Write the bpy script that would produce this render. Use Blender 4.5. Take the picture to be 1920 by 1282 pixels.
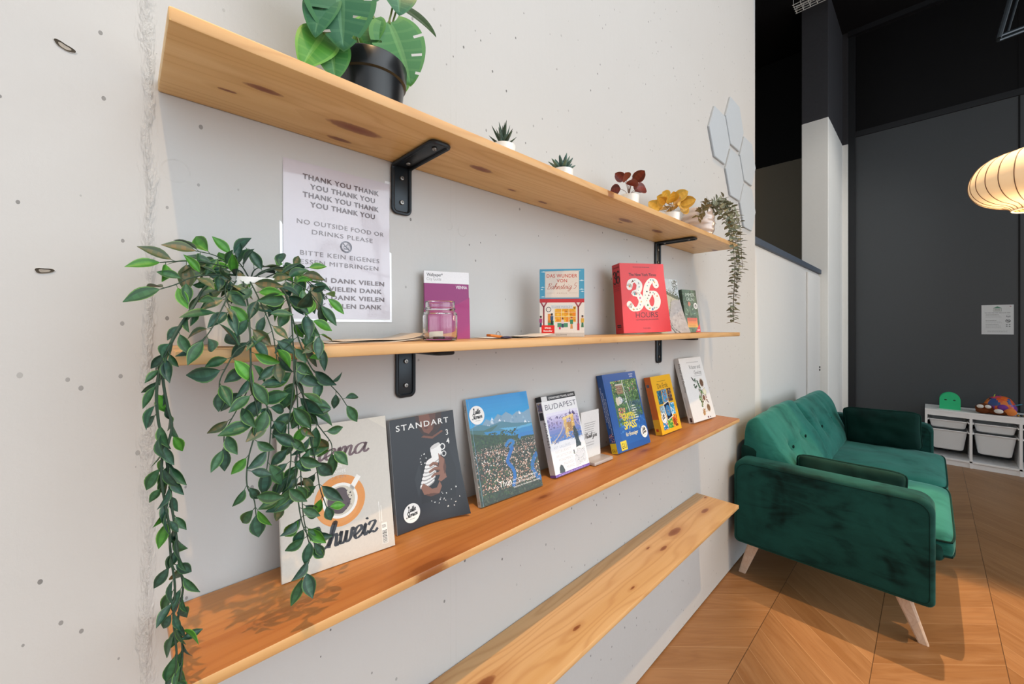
import bpy, bmesh, math, random
import numpy as np
from mathutils import Vector, Matrix, noise
R = math.radians
scene = bpy.context.scene
col = scene.collection
for o in list(bpy.data.objects):
    bpy.data.objects.remove(o)

# ------------------------------------------------------------------ camera
CAMY, CAMZ = -0.811, 1.4253
cd = bpy.data.cameras.new('camera')
cam = bpy.data.objects.new('camera', cd)
col.objects.link(cam)
cam.location = (0, CAMY, CAMZ)
cam.rotation_euler = (R(90), 0, R(-43.91))
cd.sensor_width = 36.0
cd.lens = 36.0 * 756.27 / 1920.0
cd.shift_y = -(641 - 610.82) / 1920.0
cd.clip_start = 0.02
scene.camera = cam

# ------------------------------------------------------------------ sky, sun, lamps, added fill, exposure
world = bpy.data.worlds.new('sky')
scene.world = world
world.use_nodes = True
wt = world.node_tree
wb = wt.nodes['Background']
# cool overcast-bright sky, brightest beyond the window front
_g = wt.nodes.new('ShaderNodeTexCoord')
_d = wt.nodes.new('ShaderNodeVectorMath')
_d.operation = 'DOT_PRODUCT'
_d.inputs[1].default_value = Vector((0.52, -0.83, 0.20)).normalized()
wt.links.new(_g.outputs['Generated'], _d.inputs[0])
_r = wt.nodes.new('ShaderNodeMapRange')
_r.interpolation_type = 'SMOOTHSTEP'
_r.inputs['From Min'].default_value = 0.35
_r.inputs['From Max'].default_value = 1.0
_r.inputs['To Min'].default_value = 0.66
_r.inputs['To Max'].default_value = 3.4
wt.links.new(_d.outputs['Value'], _r.inputs['Value'])
wt.links.new(_r.outputs[0], wb.inputs[1])
wb.inputs[0].default_value = (0.86, 0.94, 1.0, 1)
sun = bpy.data.objects.new('sun', bpy.data.lights.new('sun', 'SUN'))
col.objects.link(sun)
sun.data.energy = 1.55
sun.data.color = (1.0, 0.62, 0.28)
sun.data.angle = R(0.7)
sun.rotation_euler = Vector((0.11, 0.385, -1.0)).to_track_quat('-Z', 'Y').to_euler()
spot = bpy.data.objects.new('ceiling_spot', bpy.data.lights.new('ceiling_spot', 'SPOT'))
col.objects.link(spot)
spot.location = (3.42, -0.66, 4.75)
spot.data.energy = 800
spot.data.color = (1.0, 0.68, 0.40)
spot.data.spot_size = R(25)
spot.data.spot_blend = 0.55
spot.data.shadow_soft_size = 0.02
spot.rotation_euler = (Vector((2.55, -1.10, 0.0)) - Vector(spot.location)).to_track_quat('-Z', 'Y').to_euler()
fill_spot = bpy.data.objects.new('pillar_spot', bpy.data.lights.new('pillar_spot', 'SPOT'))  # added fill lamp to brighten the pillar, not a known fixture
col.objects.link(fill_spot)
fill_spot.location = (4.3, -2.3, 4.75)
fill_spot.data.energy = 130
fill_spot.data.color = (1.0, 0.93, 0.84)
fill_spot.data.spot_size = R(44)
fill_spot.data.spot_blend = 0.8
fill_spot.data.shadow_soft_size = 0.15
fill_spot.rotation_euler = (Vector((5.7, -0.05, 2.3)) - Vector(fill_spot.location)).to_track_quat('-Z', 'Y').to_euler()
scene.view_settings.view_transform = 'Standard'
scene.view_settings.look = 'None'
scene.view_settings.gamma = 1.0
scene.view_settings.exposure = 0.06
scene.cycles.use_denoising = True
scene.cycles.max_bounces = 8
scene.cycles.transparent_max_bounces = 8

# ------------------------------------------------------------------ helpers
def lin(c):
    if isinstance(c, str):
        c = c.lstrip('#')
        c = [int(c[i:i + 2], 16) / 255 for i in (0, 2, 4)]
        return tuple(x / 12.92 if x <= 0.04045 else ((x + 0.055) / 1.055) ** 2.4 for x in c)
    return tuple(c[:3])

def mix(a, b, t):
    return tuple(x + (y - x) * t for x, y in zip(a, b))

class NT:
    """short-hand for building node trees"""
    def __init__(s, name, rough=0.5, spec=0.5):
        s.m = bpy.data.materials.new(name)
        s.m.use_nodes = True
        s.t = s.m.node_tree
        s.b = s.t.nodes['Principled BSDF']
        s.b.inputs['Roughness'].default_value = rough
        s.b.inputs['Specular IOR Level'].default_value = spec
    def n(s, typ, **kw):
        nd = s.t.nodes.new(typ)
        for k, v in kw.items():
            setattr(nd, k, v)
        return nd
    def link(s, a, b):
        s.t.links.new(a, b)
    def put(s, sock, v):
        if isinstance(v, bpy.types.NodeSocket):
            s.link(v, sock)
        elif isinstance(v, (tuple, list)) and sock.type == 'RGBA':
            sock.default_value = tuple(v[:3]) + (1,)
        else:
            sock.default_value = v
    def math(s, op, a, b=0.0, clamp=False):
        nd = s.n('ShaderNodeMath', operation=op, use_clamp=clamp)
        s.put(nd.inputs[0], a)
        s.put(nd.inputs[1], b)
        return nd.outputs[0]
    def coords(s, kind='Object'):
        return s.n('ShaderNodeTexCoord').outputs[kind]
    def sep(s, v):
        nd = s.n('ShaderNodeSeparateXYZ')
        s.link(v, nd.inputs[0])
        return nd.outputs
    def comb(s, x, y, z):
        nd = s.n('ShaderNodeCombineXYZ')
        for i, v in enumerate((x, y, z)):
            s.put(nd.inputs[i], v)
        return nd.outputs[0]
    def vmul(s, v, k):
        nd = s.n('ShaderNodeVectorMath', operation='MULTIPLY')
        s.link(v, nd.inputs[0])
        nd.inputs[1].default_value = k
        return nd.outputs[0]
    def noise(s, v, scale, detail=3, rough=0.55, dist=0.0):
        nd = s.n('ShaderNodeTexNoise')
        s.link(v, nd.inputs['Vector'])
        nd.inputs['Scale'].default_value = scale
        nd.inputs['Detail'].default_value = detail
        nd.inputs['Roughness'].default_value = rough
        nd.inputs['Distortion'].default_value = dist
        return nd.outputs[0]
    def vor(s, v, scale, dim='3D'):
        nd = s.n('ShaderNodeTexVoronoi', voronoi_dimensions=dim)
        s.link(v, nd.inputs['Vector'])
        nd.inputs['Scale'].default_value = scale
        return nd.outputs['Distance'], nd.outputs['Color']
    def ramp(s, f, stops):
        nd = s.n('ShaderNodeValToRGB')
        s.put(nd.inputs[0], f)
        e = nd.color_ramp.elements
        while len(e) < len(stops):
            e.new(0.5)
        for el, (p, c) in zip(e, stops):
            el.position = p
            el.color = (c, c, c, 1) if isinstance(c, (int, float)) else tuple(c[:3]) + (1,)
        return nd.outputs[0]
    def mixc(s, f, a, b, mode='MIX'):
        nd = s.n('ShaderNodeMix', data_type='RGBA', blend_type=mode)
        s.put(nd.inputs[0], f)
        s.put(nd.inputs[6], a)
        s.put(nd.inputs[7], b)
        return nd.outputs[2]
    def bump(s, h, strength, dist, prev=None):
        nd = s.n('ShaderNodeBump')
        nd.inputs['Strength'].default_value = strength
        nd.inputs['Distance'].default_value = dist
        s.link(h, nd.inputs['Height'])
        if prev is not None:
            s.link(prev, nd.inputs['Normal'])
        return nd.outputs[0]
    def out(s, color=None, normal=None, **kw):
        if color is not None:
            s.put(s.b.inputs['Base Color'], color)
        if normal is not None:
            s.link(normal, s.b.inputs['Normal'])
        for k, v in kw.items():
            s.put(s.b.inputs[k.replace('_', ' ')], v)
        return s.m

def plain(name, c, rough=0.5, spec=0.5, bump=0.0, bscale=200, var=0.06, **kw):
    t = NT(name, rough, spec)
    v = t.coords()
    c = lin(c)
    n = t.noise(v, bscale * 0.2, 4)
    cc = t.mixc(n, tuple(x * (1 - var) for x in c), tuple(min(1, x * (1 + var)) for x in c))
    nm = t.bump(t.noise(v, bscale, 3), bump, 0.002) if bump else None
    return t.out(cc, nm, **kw)

def vcol_mat(name, rough=0.4, spec=0.5, coat=0.0, bump=0.0):
    t = NT(name, rough, spec)
    a = t.n('ShaderNodeVertexColor', layer_name='Col')
    v = t.coords()
    n = t.noise(v, 300, 2)
    cc = t.mixc(t.math('MULTIPLY', n, 0.12), a.outputs[0], (0.02, 0.02, 0.02))
    nm = t.bump(n, bump, 0.001) if bump else None
    return t.out(cc, nm, Coat_Weight=coat)

class MB:
    """collects shapes into one mesh object"""
    def __init__(s, colored=False):
        s.bm = bmesh.new()
        s.cl = s.bm.loops.layers.float_color.new('Col') if colored else None
        s.mi = 0
        s.c = (1, 1, 1)
    def face(s, vs, c=None):
        try:
            f = s.bm.faces.new(vs)
        except ValueError:
            return None
        f.material_index = s.mi
        if s.cl:
            cc = c if c is not None else s.c
            for l in f.loops:
                l[s.cl] = (cc[0], cc[1], cc[2], 1)
        return f
    def v(s, p):
        return s.bm.verts.new(p)
    def box(s, x0, x1, y0, y1, z0, z1, bev=0.0, seg=2, M=None, c=None):
        b2 = bmesh.new()
        bmesh.ops.create_cube(b2, size=1)
        for v in b2.verts:
            v.co = Vector(((x0 + x1) / 2 + v.co.x * (x1 - x0), (y0 + y1) / 2 + v.co.y * (y1 - y0), (z0 + z1) / 2 + v.co.z * (z1 - z0)))
        if bev:
            bmesh.ops.bevel(b2, geom=b2.edges[:], offset=bev, segments=seg, affect='EDGES', profile=0.5)
        s.add(b2, M, c)
    def add(s, b2, M=None, c=None):
        mp = {}
        for v in b2.verts:
            mp[v] = s.v(M @ v.co if M else v.co)
        for f in b2.faces:
            s.face([mp[v] for v in f.verts], c)
        b2.free()
    def grid(s, fn, nu, nv, c=None, closeu=False, closev=False):
        P = [[s.v(fn(i / nu, j / nv)) for j in range(nv + (0 if closev else 1))] for i in range(nu + (0 if closeu else 1))]
        for i in range(nu):
            for j in range(nv):
                a, b = P[i], P[(i + 1) % len(P)]
                j2 = (j + 1) % len(a)
                cc = c(i / nu, j / nv) if callable(c) else c
                s.face([a[j], b[j], b[j2], a[j2]], cc)
        return P
    def tube(s, pts, r, n=8, caps=True, c=None):
        pts = [Vector(p) for p in pts]
        rings = []
        up = None
        for i, p in enumerate(pts):
            d = (pts[min(i + 1, len(pts) - 1)] - pts[max(i - 1, 0)]).normalized()
            if up is None:
                up = d.orthogonal().normalized()
            up = (up - d * up.dot(d))
            up = up.normalized() if up.length > 1e-6 else d.orthogonal().normalized()
            w = d.cross(up)
            rr = r[i] if isinstance(r, (list, tuple)) else r
            rings.append([s.v(p + (up * math.cos(2 * math.pi * k / n) + w * math.sin(2 * math.pi * k / n)) * rr) for k in range(n)])
        for a, b in zip(rings, rings[1:]):
            for k in range(n):
                s.face([a[k], a[(k + 1) % n], b[(k + 1) % n], b[k]], c)
        if caps:
            s.face(rings[0][::-1], c)
            s.face(rings[-1], c)
    def lathe(s, prof, cx=0, cy=0, n=32, c=None, M=None):
        rings = []
        for r, z in prof:
            if r < 1e-6:
                p = Vector((cx, cy, z))
                rings.append([s.v(M @ p if M else p)])
            else:
                ring = []
                for k in range(n):
                    p = Vector((cx + r * math.cos(2 * math.pi * k / n), cy + r * math.sin(2 * math.pi * k / n), z))
                    ring.append(s.v(M @ p if M else p))
                rings.append(ring)
        for a, b in zip(rings, rings[1:]):
            for k in range(n):
                q = [a[k % len(a)], a[(k + 1) % len(a)], b[(k + 1) % len(b)], b[k % len(b)]]
                u = []
                for x in q:
                    if x not in u:
                        u.append(x)
                if len(u) > 2:
                    s.face(u, c)
    def prism(s, pts, fn0, fn1, c=None):
        a = [s.v(fn0(*p)) for p in pts]
        b = [s.v(fn1(*p)) for p in pts]
        s.face(a[::-1], c)
        s.face(b, c)
        for i in range(len(pts)):
            j = (i + 1) % len(pts)
            s.face([a[i], a[j], b[j], b[i]], c)
    def ball(s, ctr, r, n=16, c=None, M=None, fn=None):
        b2 = bmesh.new()
        bmesh.ops.create_uvsphere(b2, u_segments=n, v_segments=max(6, n // 2), radius=1)
        rr = r if isinstance(r, (tuple, list)) else (r, r, r)
        for v in b2.verts:
            q = Vector((v.co.x * rr[0], v.co.y * rr[1], v.co.z * rr[2]))
            v.co = Vector(ctr) + (fn(q) if fn else q)
        s.add(b2, M, c)
    def obj(s, name, mats, parent=None, smooth=True, angle=35, loc=None, fix=True, kind=None, label=None):
        if fix:
            bmesh.ops.recalc_face_normals(s.bm, faces=s.bm.faces[:])
        me = bpy.data.meshes.new(name)
        s.bm.to_mesh(me)
        s.bm.free()
        for m in (mats if isinstance(mats, (list, tuple)) else [mats]):
            me.materials.append(m)
        if smooth:
            me.shade_smooth()
            me.set_sharp_from_angle(angle=R(angle))
        o = bpy.data.objects.new(name, me)
        col.objects.link(o)
        if parent:
            o.parent = parent
        if loc:
            o.location = loc
        if kind:
            o['kind'] = kind
        if label:
            o['label'] = label
        return o

def tag(o, label, cat, group=None):
    o['label'] = label
    o['category'] = cat
    if group:
        o['group'] = group
    return o

def thing(name, label, cat, loc=(0, 0, 0), rot=(0, 0, 0), group=None):
    o = bpy.data.objects.new(name, None)
    o.empty_display_size = 0.05
    col.objects.link(o)
    o.location = loc
    o.rotation_euler = rot
    return tag(o, label, cat, group)

def crom(P, n=6):
    """Catmull-Rom samples through points"""
    P = [Vector(p) for p in P]
    if len(P) < 3:
        return P
    out = []
    Q = [P[0] * 2 - P[1]] + P + [P[-1] * 2 - P[-2]]
    for i in range(1, len(Q) - 2):
        a, b, c, d = Q[i - 1], Q[i], Q[i + 1], Q[i + 2]
        for k in range(n):
            t = k / n
            out.append(0.5 * ((2 * b) + (c - a) * t + (2 * a - 5 * b + 4 * c - d) * t * t + (3 * b - a - 3 * c + d) * t ** 3))
    out.append(P[-1])
    return out

# ------------------------------------------------------------------ materials
def concrete():
    t = NT('painted_concrete', 0.75, 0.25)
    v = t.coords()
    x, y, z = t.sep(v)
    big = t.noise(v, 1.6, 3)
    c = t.mixc(big, lin('#bdbcba'), lin('#c4c4c3'))
    fine = t.noise(v, 45, 5, 0.65)
    streak = t.noise(t.vmul(v, (60, 60, 2)), 1.0, 2)
    nrm = t.bump(fine, 0.18, 0.003)
    nrm = t.bump(streak, 0.06, 0.004, nrm)
    # little air holes
    def holes(scale, rad, keep, w):
        vv = t.vmul(v, (1, 1, w))
        d, cc = t.vor(vv, scale)
        r0 = t.sep(cc)[0]
        r1 = t.sep(cc)[1]
        lim = t.math('MULTIPLY', t.math('POWER', r1, 2.0), rad)
        m = t.math('LESS_THAN', d, lim)
        return t.math('MULTIPLY', m, t.math('GREATER_THAN', r0, keep))
    patch = t.ramp(t.noise(v, 3.2, 2), [(0.40, 0.25), (0.6, 1.0)])
    h1 = t.math('MULTIPLY', holes(55, 0.15, 0.52, 0.7), patch)
    h2 = holes(15, 0.019, 0.45, 0.55)
    h = t.math('MAXIMUM', h1, h2)
    # rough panel joint near the left end of the shelves
    jn = t.noise(t.vmul(v, (30, 1, 9)), 1.0, 4, 0.7)
    wob = t.math('MULTIPLY', t.math('SUBTRACT', jn, 0.5), 0.035)
    jx = t.math('ABSOLUTE', t.math('SUBTRACT', t.math('ADD', x, wob), 0.026))
    jm = t.ramp(jx, [(0.0, 1.0), (0.003, 0.7), (0.009, 0.0)])
    jd = t.math('MULTIPLY', jm, t.ramp(t.noise(t.vmul(v, (160, 1, 45)), 1.0, 4, 0.7), [(0.54, 0.0), (0.68, 1.0)]))
    nrm = t.bump(t.math('MULTIPLY', jm, t.noise(t.vmul(v, (120, 1, 60)), 1.0, 4, 0.7)), 0.7, 0.010, nrm)
    # straight formwork seams
    lines = None
    for xs in (0.5735, 0.5895, 1.985, -0.55):
        a = t.math('LESS_THAN', t.math('ABSOLUTE', t.math('SUBTRACT', x, xs)), 0.0007)
        lines = a if lines is None else t.math('MAXIMUM', lines, a)
    lines = t.math('MULTIPLY', lines, t.ramp(t.noise(t.vmul(v, (1, 1, 14)), 1.0, 3), [(0.38, 0.1), (0.65, 1.0)]))
    # plug rings
    rings = None
    for (cx, cz, r) in ((0.608, 1.661, 0.0125), (0.567, 1.669, 0.011), (0.058, 1.665, 0.017), (2.25, 0.43, 0.03), (1.18, 0.20, 0.02)):
        dd = t.math('SQRT', t.math('ADD', t.math('POWER', t.math('SUBTRACT', x, cx), 2), t.math('POWER', t.math('SUBTRACT', z, cz), 2)))
        a = t.math('LESS_THAN', t.math('ABSOLUTE', t.math('SUBTRACT', dd, r)), 0.0012)
        rings = a if rings is None else t.math('MAXIMUM', rings, a)
    rings = t.math('MULTIPLY', rings, t.ramp(t.noise(v, 30, 2), [(0.4, 0.0), (0.6, 1.0)]))
    c = t.mixc(t.math('MULTIPLY', h, 0.72), c, lin('#3c3b39'))
    c = t.mixc(t.math('MULTIPLY', lines, 0.30), c, lin('#a9a8a5'))
    c = t.mixc(t.math('MULTIPLY', rings, 0.3), c, lin('#a9a8a5'))
    c = t.mixc(t.math('MULTIPLY', jd, 0.5), c, lin('#8b8984'))
    dep = t.math('MAXIMUM', h, t.math('MAXIMUM', lines, rings))
    inv = t.math('SUBTRACT', 1.0, dep)
    nrm = t.bump(inv, 0.5, 0.003, nrm)
    return t.out(c, nrm)

def wood(name, light, dark, line, knot='#84491f', rough=0.38, knots=0.75, scale=1.0, planks=0.0):
    """boards with the grain along x"""
    t = NT(name, rough, 0.4)
    v = t.coords()
    x, y, z = t.sep(v)
    rnd = t.n('ShaderNodeObjectInfo').outputs['Random']
    off = t.math('MULTIPLY', rnd, 37.0)
    vv = t.comb(t.math('ADD', t.math('MULTIPLY', x, 1.0), off), y, z)
    g1 = t.noise(t.vmul(vv, (1.1 * scale, 26 * scale, 26 * scale)), 1.0, 4, 0.55, 0.6)
    warp = t.noise(t.vmul(vv, (1.3, 9, 9)), 1.0, 2)
    rings = t.math('SINE', t.math('MULTIPLY', t.math('ADD', t.math('MULTIPLY', warp, 1.6), t.math('MULTIPLY', y, 6.0)), 42.0))
    rings = t.math('POWER', t.math('MULTIPLY', t.math('ADD', rings, 1.0), 0.5), 4.0)
    fine = t.noise(t.vmul(vv, (6, 420, 420)), 1.0, 2)
    c = t.mixc(t.ramp(g1, [(0.3, 0.0), (0.72, 1.0)]), lin(light), lin(dark))
    c = t.mixc(t.math('MULTIPLY', rings, 0.35), c, lin(line))
    c = t.mixc(t.math('MULTIPLY', fine, 0.18), c, lin(line))
    if planks:
        pi = t.math('FLOOR', t.math('DIVIDE', y, planks))
        wn = t.n('ShaderNodeTexWhiteNoise', noise_dimensions='1D')
        t.link(pi, wn.inputs['W'])
        c = t.mixc(0.55, c, t.ramp(wn.outputs[0], [(0.1, lin(light)), (0.45, lin(dark)), (0.9, lin(line))]))
    d, cc = t.vor(t.vmul(vv, (2.6, 8.5, 0.001)), 1.35, '2D')
    r0 = t.sep(cc)[0]
    dd = t.math('ADD', d, t.math('MULTIPLY', t.math('SUBTRACT', t.noise(vv, 90, 3), 0.5), 0.05))
    on = t.math('GREATER_THAN', r0, knots)
    sz = t.math('ADD', 0.35, t.math('MULTIPLY', t.math('POWER', t.sep(cc)[1], 3.0), 1.3))
    dd = t.math('DIVIDE', dd, sz)
    k1 = t.math('MULTIPLY', on, t.ramp(dd, [(0.03, 1.0), (0.10, 0.8), (0.13, 0.0)]))
    k2 = t.math('MULTIPLY', on, t.ramp(dd, [(0.06, 0.6), (0.34, 0.0)]))
    c = t.mixc(k2, c, lin(line))
    c = t.mixc(k1, c, lin(knot))
    return t.out(c, t.bump(fine, 0.08, 0.001))

def parquet():
    t = NT('chevron_oak_parquet', 0.42, 0.45)
    v = t.coords()
    x, y, z = t.sep(v)
    W, P = 0.39, 0.168
    q = t.math('DIVIDE', t.math('SUBTRACT', t.math('MULTIPLY', y, -1.0), 0.25), W)
    ci = t.math('FLOOR', q)
    fr = t.math('SUBTRACT', q, ci)
    par = t.math('ABSOLUTE', t.math('SUBTRACT', t.math('MULTIPLY', t.math('FLOOR', t.math('MULTIPLY', ci, 0.5)), 2.0), ci))
    tri = t.math('SUBTRACT', par, t.math('MULTIPLY', t.math('SUBTRACT', t.math('MULTIPLY', par, 2.0), 1.0), fr))   # continuous zigzag 0..1
    s = t.math('ADD', x, t.math('MULTIPLY', tri, W))
    s = t.math('DIVIDE', t.math('ADD', s, 0.02), P)
    pi = t.math('FLOOR', s)
    fs = t.math('SUBTRACT', s, pi)
    wn = t.n('ShaderNodeTexWhiteNoise', noise_dimensions='2D')
    t.link(t.comb(pi, ci, 0.0), wn.inputs['Vector'])
    rv = wn.outputs['Value']
    sg = t.math('SUBTRACT', t.math('MULTIPLY', par, 2.0), 1.0)
    along = t.math('SUBTRACT', x, t.math('MULTIPLY', sg, y))
    perp = t.math('ADD', x, t.math('MULTIPLY', sg, y))
    gv = t.comb(t.math('MULTIPLY', along, 1.6), t.math('MULTIPLY', perp, 16.0), t.math('MULTIPLY', rv, 50.0))
    g = t.noise(gv, 1.0, 4, 0.6, 0.8)
    rg = t.math('POWER', t.math('MULTIPLY', t.math('ADD', t.math('SINE', t.math('MULTIPLY', t.noise(gv, 0.55, 2, 0.5, 0.4), 60.0)), 1.0), 0.5), 3.0)
    fine = t.noise(t.comb(t.math('MULTIPLY', along, 14.0), t.math('MULTIPLY', perp, 330.0), rv), 1.0, 2)
    c = t.mixc(rv, lin('#9f744c'), lin('#875e37'))
    c = t.mixc(t.ramp(g, [(0.35, 0.0), (0.75, 0.5)]), c, lin('#b08a62'))
    c = t.mixc(t.math('MULTIPLY', rg, 0.22), c, lin('#7a5232'))
    c = t.mixc(t.math('MULTIPLY', fine, 0.2), c, lin('#744c2c'))
    e1 = t.math('LESS_THAN', t.math('MINIMUM', fs, t.math('SUBTRACT', 1.0, fs)), 0.006)
    e2 = t.math('LESS_THAN', t.math('MINIMUM', fr, t.math('SUBTRACT', 1.0, fr)), 0.0035)
    c = t.mixc(t.math('MULTIPLY', e1, 0.45), c, lin('#d0b08a'))
    c = t.mixc(t.math('MULTIPLY', e2, 0.8), c, lin('#3d2817'))
    return t.out(c, t.bump(fine, 0.07, 0.001))

def velvet(name, base, shine, dark):
    t = NT(name, 0.85, 0.15)
    v = t.coords()
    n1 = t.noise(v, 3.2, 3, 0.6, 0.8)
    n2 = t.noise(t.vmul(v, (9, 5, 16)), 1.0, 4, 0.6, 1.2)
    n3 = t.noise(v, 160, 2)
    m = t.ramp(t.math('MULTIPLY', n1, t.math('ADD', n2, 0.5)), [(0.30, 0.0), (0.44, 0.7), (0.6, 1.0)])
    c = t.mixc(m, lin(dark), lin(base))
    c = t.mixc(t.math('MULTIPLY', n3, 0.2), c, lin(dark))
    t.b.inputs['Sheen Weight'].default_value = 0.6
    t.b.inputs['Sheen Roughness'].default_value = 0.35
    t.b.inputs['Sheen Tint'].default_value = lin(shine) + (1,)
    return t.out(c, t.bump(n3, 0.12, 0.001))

def split_paint(name, low, high, zs, rough=0.7):
    t = NT(name, rough, 0.3)
    v = t.coords()
    z = t.sep(v)[2]
    n = t.noise(v, 40, 4)
    edge = t.math('ADD', z, t.math('MULTIPLY', t.math('SUBTRACT', t.noise(v, 9, 3), 0.5), 0.02))
    lc = t.mixc(n, tuple(k * 0.95 for k in lin(low)), lin(low))
    hc = t.mixc(n, lin(high), tuple(k * 1.3 for k in lin(high)))
    return t.out(t.mixc(t.math('GREATER_THAN', edge, zs), lc, hc), t.bump(n, 0.15, 0.003))

def glass(name, tint=(1, 1, 1), rough=0.0):
    t = NT(name, rough, 0.5)
    return t.out(tint, None, Transmission_Weight=1.0, IOR=1.45)

M = {}
M['wall'] = concrete()
M['pine_top'] = wood('pine_top', '#ebc98c', '#e0b877', '#c79852', knots=0.42)
M['pine_mid'] = wood('pine_mid', '#e0b67c', '#d09c60', '#bb8248', knots=0.45)
M['pine_bottom'] = wood('oiled_pine', '#cb8d50', '#b46f36', '#86441c', knots=0.55, planks=0.031)
M['pine_bench'] = wood('pine_bench', '#dcb582', '#d0a46c', '#b27c48', knots=0.45)
M['pine_edge'] = wood('pine_edge', '#dcb27c', '#d0a068', '#b98650', knots=0.6)
M['floor'] = parquet()
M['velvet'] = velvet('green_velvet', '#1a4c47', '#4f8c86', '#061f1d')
M['velvet_lit'] = velvet('green_velvet_lit', '#2e766c', '#8fc4ba', '#15504a')  # same sofa velvet, base lightened to carry the cushions' highlights
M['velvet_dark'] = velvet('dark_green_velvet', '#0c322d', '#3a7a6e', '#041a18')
M['slate'] = plain('slate_panel', '#474b4f', 0.55, 0.35, 0.05, 300)
M['black_panel'] = plain('black_panel', '#09090c', 0.6, 0.25, 0.05, 300)
M['black_paint'] = plain('black_paint', '#17171a', 0.75, 0.2, 0.1, 90)
M['frame_black'] = plain('black_frame', '#1d1f23', 0.5, 0.4)
M['white_paint'] = plain('white_paint', '#dedddb', 0.55, 0.35, 0.06, 120, 0.02)
M['beige'] = plain('beige_wall', '#c9bea4', 0.8, 0.2)
M['pillar'] = split_paint('pillar_paint', '#f3f3f0', '#38383c', 3.66)
M['recess'] = split_paint('recess_shaded_paint', '#8a8273', '#040404', 3.63)  # lower white wall has the recess shade in its colour; upper is black paint
M['bluegrey'] = plain('blue_grey_rail', '#4b5563', 0.55, 0.35, 0.2, 60, 0.15)
M['metal_black'] = plain('black_metal', '#2c3237', 0.36, 0.5, 0.0, 100, 0.1, Metallic=0.55)
M['screw'] = plain('screw_steel', '#8d8a86', 0.35, 0.5, Metallic=0.8)
M['print'] = vcol_mat('printed_paper', 0.38, 0.45)
M['print_gloss'] = vcol_mat('glossy_print', 0.3, 0.35, 0.12)
M['pages'] = plain('book_pages', '#e6e0d2', 0.8, 0.2, 0.2, 900, 0.08)
M['leaf'] = vcol_mat('leaf', 0.42, 0.4, 0.0, 0.1)
M['felt'] = plain('pale_felt', '#b4bcc3', 0.95, 0.05, 0.1, 500, 0.03)
M['white_gloss'] = plain('white_ceramic', '#ecebe8', 0.25, 0.5, 0, 100, 0.02)
M['black_plastic'] = plain('black_plastic', '#17181a', 0.28, 0.5, 0, 100, 0.1)
M['leg_wood'] = wood('pale_leg_wood', '#e6d2bf', '#dcc2ab', '#c9aa90', knots=2.0)
M['unit'] = plain('white_laminate', '#f7f7f8', 0.4, 0.4, 0, 100, 0.02)
M['bin'] = plain('clear_white_plastic', '#e9edf0', 0.35, 0.4, 0, 8, 0.08)
M['soil'] = plain('dark_soil', '#2a211a', 0.95, 0.1, 0.8, 150, 0.3)
M['gap_shade'] = plain('shadow_gap_brown', '#6b5840', 0.9, 0.1)  # brown tone standing in for the shadow line at the wall foot
M['glass'] = glass('clear_glass')
M['acrylic'] = plain('cloudy_acrylic', '#d6cdc9', 0.25, 0.5, 0, 100, 0.02, Transmission_Weight=0.35)

# ------------------------------------------------------------------ lettering and printed art
_tc = {}
def glyphs(s, bold=0.0, shear=0.0, sp=1.0):
    """triangulated letters at cap height 1, left edge at 0"""
    k = (s, bold, shear, sp)
    if k in _tc:
        return _tc[k]
    cu = bpy.data.curves.new('lettering', 'FONT')
    cu.body = s
    cu.size = 1.0
    cu.offset = bold
    cu.shear = shear
    cu.space_character = sp
    cu.resolution_u = 3
    cu.fill_mode = 'FRONT'
    o = bpy.data.objects.new('lettering', cu)
    me = o.to_mesh()
    cap = 0.72
    V = [(v.co.x / cap, v.co.y / cap) for v in me.vertices]
    F = [[V[i] for i in p.vertices] for p in me.polygons]
    o.to_mesh_clear()
    bpy.data.objects.remove(o)
    bpy.data.curves.remove(cu)
    if V:
        x0 = min(v[0] for v in V)
        w = max(v[0] for v in V) - x0
        F = [[(x - x0, y) for x, y in f] for f in F]
    else:
        w = 0
    _tc[k] = (F, w)
    return _tc[k]

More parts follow.
